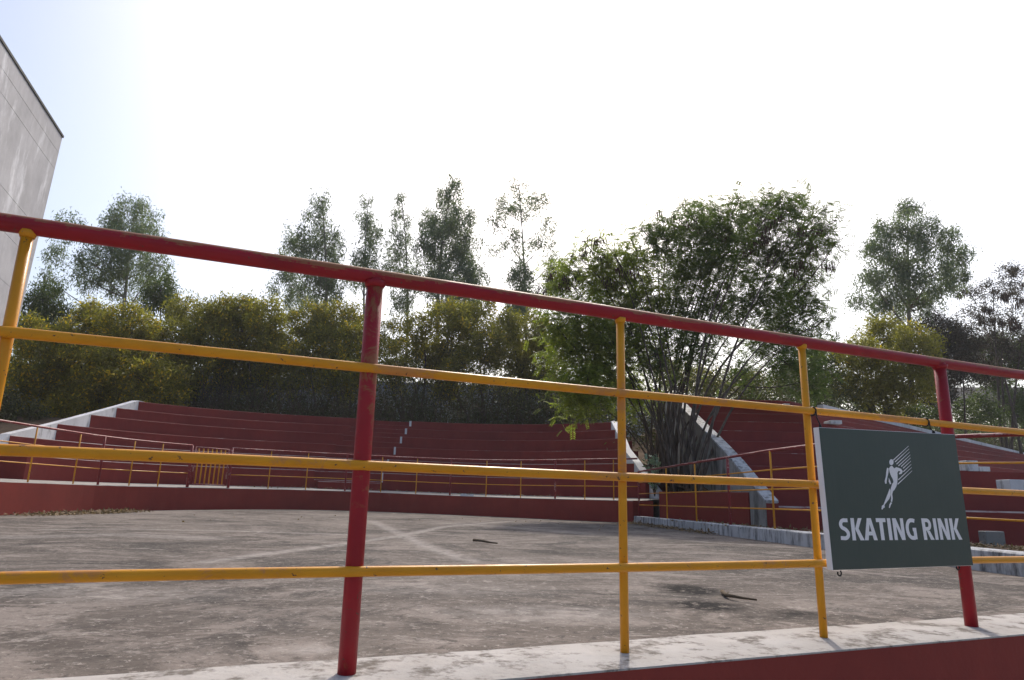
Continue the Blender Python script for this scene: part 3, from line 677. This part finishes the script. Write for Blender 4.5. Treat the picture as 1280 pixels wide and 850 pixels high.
def lobes3d(lobes, D, depth):
    out = []
    for (x, y, r) in lobes:
        d = D + rng.uniform(-depth, depth); out.append((atd(x, y, d), r / F * d * 1.02))
    return out
def clusters(lobes, per_m2, shell=.35):
    """leaf-cluster centres through each lobe's volume, denser to its outside"""
    cs_, rs = [], []
    for c, r in lobes:
        n = max(6, int(per_m2 * r * r)); d = unit(rng.normal(size=(n, 3))); rad = r * (shell + (1 - shell) * rng.random(n) ** .6)
        rad *= 1 + .16 * np.sin(3 * d[:, 0] * 2 + c[0]) * np.cos(4 * d[:, 2] + c[2])
        cs_.append(c + d * rad[:, None] * np.array([1, 1, .92])); rs.append(np.full(n, r))
    return np.concatenate(cs_)
def tree(name, label, base_px, D, lobes, leaf, matn, group, trunk_r=.16, bark='bark', depth=1.6, dens=14, nleaf=36, stems=1, flowers=0, pods=(), base_y=None, spread=.6, twigs=True, row=None):
    r = ray(base_px, 560); by = D if base_y is None else base_y; bx = r[0] / r[1] * by
    gz_ = max(terrain(bx, by), .1 if name != 'shrub' else -.3)
    base = np.array([bx, by, gz_ - .1])
    t = thing(name, label, 'shrub' if name == 'shrub' else 'tree', base, group)
    L3 = lobes3d(lobes, D, depth)
    top = max(L3, key=lambda q: q[0][2])
    wood = []
    # trunks / stems
    order = sorted(L3, key=lambda q: q[0][2])
    heads = [top] if stems == 1 else [L3[i % len(L3)] for i in rng.permutation(max(stems, len(L3)))[:stems]]
    if row: heads.sort(key=lambda q: q[0][0] / q[0][1])
    stem_lines = []
    for i, (c, rr) in enumerate(heads):
        b0 = base + (np.array([rng.uniform(-spread, spread), rng.uniform(-spread, spread) * .8, 0]) if stems > 1 else 0)
        if row: q = (i + rng.uniform(.1, .9)) / stems; b0 = np.array([row[0][0] + (row[1][0] - row[0][0]) * q + rng.normal(0, .12), row[0][1] + (row[1][1] - row[0][1]) * q, 0.]); b0[2] = .6 + max(0, b0[1] - 17.5) * .215
        H_ = c[2] - b0[2]; bend = np.array([rng.normal(0, .05), rng.normal(0, .05), .03]) * H_
        if stems > 1: bend = bend + np.array([-(c[0] - b0[0]) * (.38 if row else .16), -(c[1] - b0[1]) * (.38 if row else .16), H_ * .08])
        pl = curve(b0, c + np.array([0, 0, rr * .3]), bend, 12)
        rad = [max(.012, trunk_r * (1 - .9 * q) ** .9) * (1.25 if j == 0 else 1) for j, q in enumerate(np.linspace(0, 1, 12))]
        m = MB(); m.tube(pl, rad, 8); stem_lines.append((pl, rad, m))
    for c, rr in L3:                                         # a limb from the nearest stem to each lobe, then twigs inside it
        best = None
        for si, (pl, rad, m) in enumerate(stem_lines):
            for j, p in enumerate(pl[2:-1]):
                drop = c[2] - p[2]
                if drop < .15 * rr: continue
                dd = np.linalg.norm(c - p) + abs(drop - np.hypot(*(c - p)[:2]) * 1.1) * .6
                if best is None or dd < best[0]: best = (dd, si, j + 2)
        if best is None: best = (0, 0, 2)
        pl, rad, m = stem_lines[best[1]]; p = pl[best[2]]; r0 = rad[best[2]] * .6
        if np.linalg.norm(c - p) > .3:
            lb = curve(p, c, np.array([0, 0, -.1 * np.linalg.norm(c - p)]) + rng.normal(0, .06, 3) * np.linalg.norm(c - p), 6); m.tube(lb, list(np.linspace(max(r0, .02), .014, 6)), 6)
        if twigs:
            for q in range(int(5 + 4 * rr)):
                d = unit(rng.normal(size=(1, 3)))[0]; d[2] = d[2] * .7 + .25; e_ = c + d * rr * rng.uniform(.6, 1.0)
                m.tube(curve(c - d * .15 * rr, e_, rng.normal(0, .08, 3) * rr, 4), list(np.linspace(.016, .005, 4)), 4, cap=False)
    for pl, rad, m in stem_lines: m.build('trunk', bark, t, smooth=True)
    cl = clusters(L3, dens * DM[leaf]); nleaf = int(nleaf * NM[leaf])
    n = len(cl) * nleaf; cc = np.repeat(cl, nleaf, 0)
    if leaf == 'euc':
        c = cc + rng.normal(size=(n, 3)) * np.array([.17, .17, .26]); a = unit(rng.normal(size=(n, 3)) * .75 + np.array([0, 0, -.9]))
        leaf_mesh('crown', c, a, side_of(a), rng.uniform(.15, .27, n), rng.uniform(.040, .066, n), matn, t)
    elif leaf == 'wattle':
        c = cc + rng.normal(size=(n, 3)) * .17; a = unit(rng.normal(size=(n, 3)) + np.array([0, 0, .35]))
        leaf_mesh('crown', c, a, side_of(a), rng.uniform(.14, .25, n), rng.uniform(.040, .062, n), matn, t)
    elif leaf == 'broad':
        c = cc + rng.normal(size=(n, 3)) * .16; a = unit(rng.normal(size=(n, 3)) + np.array([0, 0, -.1]))
        leaf_mesh('crown', c, a, side_of(a), rng.uniform(.08, .15, n), rng.uniform(.05, .085, n), matn, t)
    elif leaf == 'feather':
        nf = len(cl) * max(1, nleaf // 12); c0 = np.repeat(cl, max(1, nleaf // 12), 0) + rng.normal(size=(nf, 3)) * np.array([.24, .24, .20])
        ra = unit(rng.normal(size=(nf, 3)) * np.array([1, 1, .5]) + np.array([0, 0, -.35])); sw = unit(np.cross(ra, np.array([0, 0, 1.]) + rng.normal(size=(nf, 3)) * .25))
        Lr = rng.uniform(.20, .34, nf); C_, A_, W_, LL = [], [], [], []
        for j in range(6):
            for sg in (-1, 1):
                f_ = (j + .6) / 6; C_.append(c0 + ra * (Lr * f_)[:, None] + np.array([0, 0, -.06]) * f_ * f_)
                A_.append(unit(sw * sg + ra * .45 + np.array([0, 0, -.35]))); W_.append(ra); LL.append(Lr * .42 * (1 - .35 * abs(f_ - .5)))
        A_ = np.concatenate(A_); W_ = np.concatenate(W_); W_ = unit(W_ - A_ * np.sum(W_ * A_, 1, keepdims=True))
        leaf_mesh('crown', np.concatenate(C_), A_, W_, np.concatenate(LL), .034, matn, t)
    if flowers:
        k = rng.permutation(len(cl))[:int(len(cl) * flowers)]; fc_ = np.repeat(cl[k], 12, 0) + rng.normal(size=(len(k) * 12, 3)) * .12
        a = unit(rng.normal(size=fc_.shape) + np.array([0, 0, .8])); leaf_mesh('flowers', fc_, a, side_of(a), .16, .070, 'flower_yellow', t)['kind'] = 'stuff'
    if pods:
        k = np.array([atd(x, y, D - depth * rng.uniform(.2, .9)) for x, y in pods]); k = np.concatenate([k, k + rng.normal(size=k.shape) * np.array([.28, .3, .18])])
        fc_ = np.repeat(k, 24, 0) + rng.normal(size=(len(k) * 24, 3)) * np.array([.11, .11, .07]); a = unit(rng.normal(size=fc_.shape) * .22 + np.array([0, 0, -1.]))
        leaf_mesh('seed_pods', fc_, a, side_of(a), rng.uniform(.18, .30, len(fc_)) * D / 20, .034 * D / 20, 'pod_brown', t)['kind'] = 'stuff'
    return t

G1, G2, G3, G4 = 'eucalypts on the skyline', 'yellow flowering wattles behind the curved stand', 'feathery trees between the stands', 'trees and shrubs behind the right stand'
# eucalypts
tree('eucalyptus_tree', 'broad green eucalypt beside the grey building', 145, 40, [(168, 272, 32), (187, 298, 24), (150, 303, 28), (120, 332, 36), (165, 345, 38), (88, 285, 19), (70, 320, 15), (66, 352, 18), (195, 332, 20), (140, 280, 16)], 'euc', 'leaf_eucalypt', G1, .17, 'bark_pale', dens=9, nleaf=40)
tree('eucalyptus_tree', 'small bright green tree below the broad eucalypt near the grey building', 205, 37, [(200, 362, 23), (212, 378, 18), (190, 375, 18)], 'euc', 'leaf_shrub', G1, .09, dens=12, nleaf=40, depth=.8)
tree('eucalyptus_tree', 'dark bushy tree touching the foot of the grey building', 50, 34, [(55, 375, 24), (38, 392, 22), (72, 392, 22), (45, 415, 28)], 'euc', 'leaf_shrub', G1, .10, dens=12, nleaf=40, depth=.8)
tree('eucalyptus_tree', 'leftmost of the tall skyline eucalypts, widening downwards', 397, 42, [(402, 252, 12), (398, 272, 18), (380, 300, 24), (412, 305, 24), (392, 325, 32), (420, 345, 22), (362, 325, 18), (358, 350, 16), (342, 362, 10), (400, 365, 28), (375, 375, 22)], 'euc', 'leaf_eucalypt', G1, .16, 'bark_pale', dens=9, nleaf=40)
tree('eucalyptus_tree', 'slim pointed eucalypt right of the leftmost skyline eucalypt', 460, 43, [(460, 254, 9), (458, 272, 15), (464, 295, 20), (455, 318, 22), (465, 340, 22), (450, 350, 18)], 'euc', 'leaf_eucalypt', G1, .12, 'bark_pale', dens=8, nleaf=40, depth=.9)
tree('eucalyptus_tree', 'slimmest eucalypt, just left of the tallest skyline tree', 499, 44, [(502, 252, 10), (503, 272, 15), (498, 300, 18), (495, 325, 22), (503, 350, 22), (500, 380, 20)], 'euc', 'leaf_eucalypt', G1, .12, 'bark_pale', dens=8, nleaf=40, depth=.9)
tree('eucalyptus_tree', 'tallest and densest eucalypt of the skyline row', 556, 42, [(566, 228, 11), (562, 248, 19), (548, 275, 26), (575, 275, 22), (555, 305, 34), (583, 312, 22), (530, 310, 20), (570, 340, 34), (535, 345, 28), (594, 345, 18), (560, 370, 30), (590, 375, 18)], 'euc', 'leaf_eucalypt', G1, .18, 'bark_pale', dens=10, nleaf=42)
tree('eucalyptus_tree', 'thin see-through eucalypt with bare forked limbs', 656, 43, [(648, 232, 14), (630, 255, 17), (672, 250, 18), (622, 282, 15), (652, 265, 22), (684, 280, 14), (640, 300, 18), (675, 308, 18), (620, 315, 9), (690, 325, 12)], 'euc', 'leaf_eucalypt', G1, .13, 'bark_pale', dens=8.5, nleaf=26)
tree('eucalyptus_tree', 'small dark pointed tree under the see-through eucalypt', 652, 40, [(651, 335, 11), (650, 352, 18), (655, 372, 20), (648, 388, 18), (696, 335, 13), (692, 355, 14)], 'euc', 'leaf_eucalypt', G1, .08, dens=14, nleaf=40, depth=.6)
tree('eucalyptus_tree', 'large rounded eucalypt right of the feathery trees', 1142, 38, [(1135, 264, 17), (1115, 285, 22), (1150, 285, 22), (1095, 312, 22), (1130, 315, 32), (1175, 300, 22), (1200, 322, 18), (1085, 345, 18), (1120, 355, 34), (1165, 345, 30), (1195, 352, 18), (1075, 378, 13), (1105, 385, 20), (1150, 385, 28)], 'euc', 'leaf_eucalypt', G4, .19, 'bark_pale', dens=11, nleaf=40)
# wattles
kw = dict(leaf='wattle', matn='leaf_wattle', group=G2, trunk_r=.07, stems=5, dens=17, nleaf=46, depth=1.3, spread=.9)
tree('wattle_tree', 'big wattle thick with yellow flowers, leftmost behind the curved stand', 115, 28.5, [(115, 408, 34), (62, 425, 34), (165, 415, 36), (192, 445, 32), (90, 455, 44), (150, 470, 48), (45, 470, 36), (195, 485, 34), (110, 495, 36), (60, 505, 28), (22, 500, 26), (25, 525, 18), (60, 520, 16)], flowers=.75, **kw)
tree('wattle_tree', 'dark olive wattle right of the big yellow flowering one', 245, 31, [(240, 398, 30), (225, 430, 32), (265, 425, 36), (245, 465, 38), (280, 395, 24), (215, 465, 25)], flowers=.30, **kw)
tree('wattle_tree', 'round-topped olive wattle left of the leftmost tall eucalypt', 315, 31.5, [(295, 390, 26), (330, 400, 30), (310, 430, 38), (345, 440, 34), (300, 465, 36), (350, 470, 28)], flowers=.30, **kw)
tree('wattle_tree', 'yellow-dotted wattle left of the upper part of the red post', 415, 32, [(390, 405, 30), (430, 402, 28), (400, 440, 38), (445, 435, 32), (385, 465, 28), (430, 472, 32)], flowers=.45, **kw)
tree('wattle_tree', 'loose wattle with sky showing through, right of the upper red post', 505, 32.5, [(490, 425, 26), (525, 410, 24), (505, 455, 32), (535, 445, 26), (480, 470, 26)], flowers=.3, **{**kw, 'dens': 10})
tree('wattle_tree', 'tall olive wattle below the tallest eucalypt', 585, 32, [(560, 398, 28), (595, 395, 26), (575, 425, 34), (610, 430, 30), (555, 450, 30), (590, 462, 34), (550, 480, 24)], flowers=.3, **{**kw, 'dens': 13})
tree('wattle_tree', 'greyish wattle left of the feathery trees', 655, 33, [(630, 410, 24), (660, 415, 28), (690, 420, 24), (640, 445, 30), (675, 455, 32), (650, 485, 28), (690, 485, 26)], flowers=.04, **{**kw, 'dens': 14})
# feathery trees
tree('feathery_tree', 'light green feathery tree with many thin stems, left one between the stands', 795, 20.0, [(706, 350, 22), (738, 335, 24), (765, 360, 36), (720, 395, 34), (712, 440, 32), (742, 430, 36), (735, 485, 34), (790, 330, 30), (775, 410, 36), (765, 465, 34), (800, 375, 34), (805, 430, 32), (720, 500, 22), (790, 490, 26), (690, 336, 8), (714, 320, 9), (730, 302, 8), (768, 318, 10), (750, 297, 6), (788, 298, 9), (696, 380, 14), (698, 410, 12), (700, 475, 14)], 'feather', 'leaf_feather', G3, .034, stems=18, dens=34, nleaf=24, depth=.9, pods=[(690, 342), (702, 355), (733, 312), (748, 300), (752, 318), (722, 346), (760, 350), (775, 335)], base_y=20.4, row=((4.35, 21.5), (4.75, 17.6)))
tree('feathery_tree', 'darker feathery tree reaching highest, right one between the stands', 855, 20.5, [(835, 300, 32), (870, 285, 30), (905, 285, 34), (945, 268, 28), (985, 262, 24), (1015, 285, 22), (1035, 300, 13), (990, 310, 34), (940, 315, 38), (890, 330, 38), (850, 345, 34), (1000, 350, 28), (950, 370, 38), (900, 385, 36), (845, 395, 34), (985, 395, 30), (1010, 425, 22), (960, 425, 30), (870, 430, 28), (985, 455, 26), (1010, 475, 18), (830, 455, 22), (930, 465, 16), (802, 286, 10), (818, 290, 12), (853, 256, 9), (893, 262, 10), (924, 247, 12), (962, 244, 11), (976, 249, 9), (1000, 243, 11), (1045, 276, 7), (1031, 262, 8), (1043, 306, 8), (1022, 384, 13), (1027, 402, 10), (1005, 372, 12), (878, 262, 7)], 'feather', 'leaf_feather_dark', G3, .042, stems=24, dens=30, nleaf=24, depth=1.1, pods=[(838, 272), (848, 282), (872, 285), (905, 300), (945, 277), (955, 290), (970, 272), (1000, 292), (1012, 304), (1022, 286), (1037, 330), (985, 352), (930, 302), (888, 312), (815, 300), (1005, 330), (962, 320)], base_y=20.6, row=((4.5, 21.8), (4.85, 17.2)))
# right background
tree('podded_tree', 'dark bronze tree hung with brown pods at the right edge', 1262, 43, [(1266, 345, 22), (1242, 365, 22), (1280, 375, 24), (1222, 395, 24), (1255, 405, 28), (1285, 410, 24), (1212, 365, 14), (1198, 420, 22), (1235, 430, 24), (1275, 440, 26)], 'broad', 'leaf_bronze', G4, .10, stems=4, dens=11, nleaf=26, depth=1.2, pods=[(1266, 338), (1242, 362), (1275, 372), (1226, 396), (1250, 400), (1205, 362), (1216, 420), (1270, 405), (1285, 350), (1235, 385), (1258, 368)])
kw = dict(leaf='wattle', group=G4, trunk_r=.06, stems=4, dens=15, nleaf=44, depth=1.2, spread=.8)
tree('wattle_tree', 'olive yellow bushy tree in front of the large rounded eucalypt', 1110, 31.5, [(1105, 425, 32), (1075, 445, 26), (1140, 435, 32), (1100, 465, 32), (1140, 475, 32), (1070, 485, 24), (1110, 500, 26)], matn='leaf_wattle', flowers=.07, **kw)
tree('wattle_tree', 'brownish bushy tree left of the right-hand red post', 1185, 36.5, [(1170, 420, 28), (1200, 430, 28), (1180, 460, 32), (1165, 490, 28), (1215, 465, 24)], matn='leaf_bronze', **kw)
tree('wattle_tree', 'dark green tree under the bronze podded tree', 1250, 46, [(1225, 445, 28), (1260, 440, 30), (1290, 450, 28), (1245, 475, 22)], matn='leaf_shrub', **kw)
tree('wattle_tree', 'dark tree directly behind the right end of the feathery trees', 1015, 33, [(985, 475, 24), (1015, 470, 26), (1040, 480, 26), (1030, 445, 22), (1010, 500, 22)], matn='leaf_shrub', **kw)
tree('wattle_tree', 'low olive bush seen between the stems of the feathery trees', 880, 38, [(840, 470, 22), (880, 478, 22), (915, 480, 22), (945, 480, 20)], matn='leaf_wattle', **kw)
kb = dict(leaf='broad', matn='leaf_shrub', group=G4, trunk_r=.03, stems=4, dens=22, nleaf=30, depth=.8, spread=.5)
tree('shrub', 'bright green shrub above the white parapet, right of the red post', 1215, 39.5, [(1205, 510, 16), (1225, 505, 18), (1240, 518, 16), (1215, 525, 14)], **kb)
tree('shrub', 'leafy green shrub in the right-hand corner behind the parapet', 1268, 44, [(1262, 505, 18), (1282, 500, 20), (1272, 520, 16)], **kb)
tree('shrub', 'low shrub behind the parapet, left of the right-hand red post', 1140, 34, [(1125, 515, 14), (1150, 520, 15), (1170, 520, 14), (1090, 515, 13)], **kb)

tree('shrub', 'dark low shrub at the left edge beside the white end wall', 12, 25, [(5, 520, 20), (28, 517, 15), (-14, 512, 24), (46, 514, 10), (10, 500, 16)], **{**kb, 'matn': 'leaf_under'})

# pale leaved plant and grass tuft between the stands
def small_plant(name, label, base, h, n, L, W, matn, upright, group=None):
    t = thing(name, label, 'plant', base); base = np.array(base); c, a = [], []
    m = MB()
    for q in range(6):
        tip = base + np.array([rng.normal(0, .16), rng.normal(0, .1), h * rng.uniform(.7, 1.05)]); pl = curve(base, tip, rng.normal(0, .05, 3), 5); m.tube(pl, list(np.linspace(.012, .005, 5)), 5)
        for j in range(n):
            p = base + (tip - base) * rng.uniform(.15, 1); c.append(p); a.append(rng.normal(size=3) * np.array([1, 1, .35]) + np.array([0, 0, upright]))
    m.build('stem', 'twig', t, smooth=True); c, a = np.array(c), unit(np.array(a)); leaf_mesh('leaves', c, a, side_of(a), rng.uniform(.7, 1.1, len(c)) * L, W, matn, t)
pp = atd(818, 603, 18.6); small_plant('milkweed_plant', 'pale green broad leaved plant at the end of the curved stand', (pp[0], pp[1], .72), 1.15, 16, .17, .11, 'leaf_pale', .35)
pp = onz(932, 652, .10); small_plant('grass_tuft', 'tuft of yellow-green grass at the foot of the white sloping end wall', (pp[0] + .15, pp[1], .05), .30, 26, .32, .02, 'leaf_shrub', .9)

# undergrowth on the bank, dead stems and litter (uncountable)
cl = []
for _ in range(3600):
    px = rng.uniform(-10, 1290)
    y = rng.uniform(29.3, 36) if px < 760 else (rng.uniform(23.6, 30) if px < 1000 else 0)
    if px >= 1000:
        kk = ray(px, 520); kk = kk[0] / kk[1]; y = 15.2 / (1 - .88 * kk) + rng.uniform(1.2, 8) if kk < .8 else 52
    x = ray(px, 520); x = x[0] / x[1] * y
    if px >= 760 and x > 5.2 and y < right_back(x) + .8: continue
    if px < 760 and math.hypot(x - CX, y - CY) < 13.6: continue
    cl.append((x, y, terrain(x, y) + abs(rng.normal(0, .95)) * (1.25 if 450 < px < 760 or px < 250 else 1.0)))
cl = np.array(cl); n = len(cl) * 34; c = np.repeat(cl, 34, 0) + rng.normal(size=(n, 3)) * .28; a = unit(rng.normal(size=(n, 3)) + np.array([0, 0, .3]))
o = leaf_mesh('undergrowth', c, a, side_of(a), rng.uniform(.10, .20, n), rng.uniform(.035, .07, n), 'leaf_under', None); tag(o, 'dense dark undergrowth on the bank behind the stands', 'undergrowth', kind='stuff')
m = MB()
for _ in range(520):
    px = rng.uniform(170, 760); y = rng.uniform(28.9, 32); x = ray(px, 520); x = x[0] / x[1] * y
    if math.hypot(x - CX, y - CY) < 13.3: continue
    b = np.array([x, y, terrain(x, y) - .1]); tp = b + np.array([rng.normal(0, .5), rng.normal(0, .3), rng.uniform(.9, 2.6)])
    m.tube(curve(b, tp, rng.normal(0, .15, 3), 4), [.018, .014, .010, .004], 4, cap=False)
    for q in range(2):
        k = lerp(b, tp, rng.uniform(.4, .8)); m.tube([k, k + np.array([rng.normal(0, .35), rng.normal(0, .2), rng.uniform(.2, .6)])], [.009, .003], 4, cap=False)
o = m.build('dead_stems', 'twig', smooth=True); tag(o, 'tangle of thin dry grey stems on the bank', 'stems', kind='stuff')
# far wood closing the view behind everything
cl = []
for _ in range(5200):
    x, y = rng.uniform(-62, 75), rng.uniform(50, 64); cl.append((x, y, 4.5 + abs(rng.normal(0, 1)) * (2.4 + .9 * math.sin(x * .31) + .6 * math.sin(x * .83 + 2))))
cl = np.array(cl); n = len(cl) * 22; c = np.repeat(cl, 22, 0) + rng.normal(size=(n, 3)) * .55; a = unit(rng.normal(size=(n, 3)))
o = leaf_mesh('distant_wood', c, a, side_of(a), rng.uniform(.3, .5, n), rng.uniform(.12, .2, n), 'leaf_eucalypt', None); tag(o, 'hazy line of distant trees seen under the crowns', 'wood', kind='stuff')

def litter(label, pts, n, spread, zf, Lr=(.04, .10)):
    pts = np.array(pts); k = rng.integers(0, len(pts) - 1, n); u = rng.random((n, 1)); p = pts[k] * (1 - u) + pts[k + 1] * u
    p = p + rng.normal(size=(n, 2)) * np.array(spread); c = np.column_stack([p, [zf(x, y) + .012 + abs(rng.normal(0, .018)) for x, y in p]])
    a = unit(rng.normal(size=(n, 3)) * np.array([1, 1, .35])); w_ = unit(np.cross(a, np.array([0, 0, 1.]) + rng.normal(size=(n, 3)) * .4))
    o = leaf_mesh('leaf_litter', c, a, np.cross(w_, a) * .3 + w_ * .95, rng.uniform(*Lr, n), rng.uniform(.02, .05, n), 'leaf_dry', None); tag(o, label, 'leaves', kind='stuff')
litter('drift of dry leaves against the foot of the curved wall at the left', [(-9.3, 13.9), (-9.15, 15.4), (-9.0, 16.6)], 2200, (.22, .35), floor_z)
litter('dry leaves swept along the foot of the white kerb', [K0 - kn * .22, lerp(K0, K1, .22) - kn * .16, lerp(K0, K1, .42) - kn * .1], 800, (.10, .15), floor_z)
litter('dry leaves strewn on the soil between kerb and right stand', [(4.9, 16), (5.2, 13), (8, 12.6), (11, 13.8)], 2600, (.6, .8), lambda x, y: max(-.5, .12 - .05 * (x - 4.3)) + .01)
litter('thin scatter of dead leaves across the rink floor', [(-7, 13), (-2, 17), (3, 15), (1.5, 18)], 90, (1.2, 1.0), floor_z, (.02, .05))
litter('dry leaves lying along the walkway under the first tier', [arc_at(a_, RW + .9) for a_ in np.linspace(-.8, .75, 9)], 260, (.3, .15), lambda x, y: WT + lift(x) + .06)
# loose bits
def twig(label, pxs, r_):
    t = thing('fallen_twig', label, 'twig', onz(*pxs[0], 0)); m = MB(); P3 = [onz(x, y, 0) + np.array([0, 0, r_ + floor_z(0, 0) + .004 + .01 * rng.random()]) for x, y in pxs]
    m.tube(P3, list(np.linspace(r_ * 1.2, r_ * .5, len(P3))), 6); m.tube([P3[1], P3[1] + np.array([.03, .05, .012])], [r_ * .5, r_ * .3], 5); m.build('branch', 'twig', t, smooth=True)
twig('bent dry twig lying on the floor beside dark stains', [(903, 743), (908, 748), (918, 751), (930, 752), (946, 755)], .011)
twig('short dry twig on the far middle of the rink floor', [(592, 678), (602, 679), (612, 681), (622, 681.5)], .016)
pp = np.array([9.45, 13.6, -.16]); t = thing('concrete_block', 'loose grey concrete block on the soil by the right stand', 'block', pp)
m = MB(); m.box((pp[0] - .2, pp[1], -.3), (.40, .05, 0), (-.03, .2, 0), (0, 0, .46)); m.build('block', 'block_grey', t, bevel=.015)
pp = arc_at(th_for_px(583, RW + .13, 616), RW + .13); t = thing('rubble', 'small heap of pale rubble on top of the curved wall', 'rubble', (*pp, WT + lift(pp[0])))
for q in range(7):
    x, y = pp[0] + rng.normal(0, .11), pp[1] + rng.normal(0, .025); s = rng.uniform(.03, .07); m = MB()
    z0 = WT + lift(x) - .005
    m.prism([(x - s, y - s * .7, z0), (x + s, y - s * .5, z0), (x + s * .8, y + s * .7, z0), (x - s * .7, y + s * .6, z0)], [(x - s * .6, y - s * .4, z0 + s), (x + s * .5, y - s * .4, z0 + s * 1.2), (x + s * .5, y + s * .3, z0 + s * .9), (x - s * .4, y + s * .4, z0 + s * 1.1)]); m.build('chunk', 'white_wash', t)

# ------------------------------------------------------------------ thin dry-season haze
m = MB(); m.box((-1000, -1000, -4), (2000, 0, 0), (0, 2000, 0), (0, 0, 31)); hz = m.build('haze', 'bark'); tag(hz, 'thin pale haze in the air', 'haze', kind='stuff')
hm = bpy.data.materials.new('haze_air'); hm.use_nodes = True; hn = hm.node_tree.nodes; hn.remove(hn['Principled BSDF'])
pv = hn.new('ShaderNodeVolumePrincipled'); pv.inputs['Color'].default_value = (.93, .95, .98, 1); pv.inputs['Density'].default_value = .0006; pv.inputs['Anisotropy'].default_value = .3
hm.node_tree.links.new(pv.outputs[0], hn['Material Output'].inputs['Volume']); hz.data.materials.clear(); hz.data.materials.append(hm)
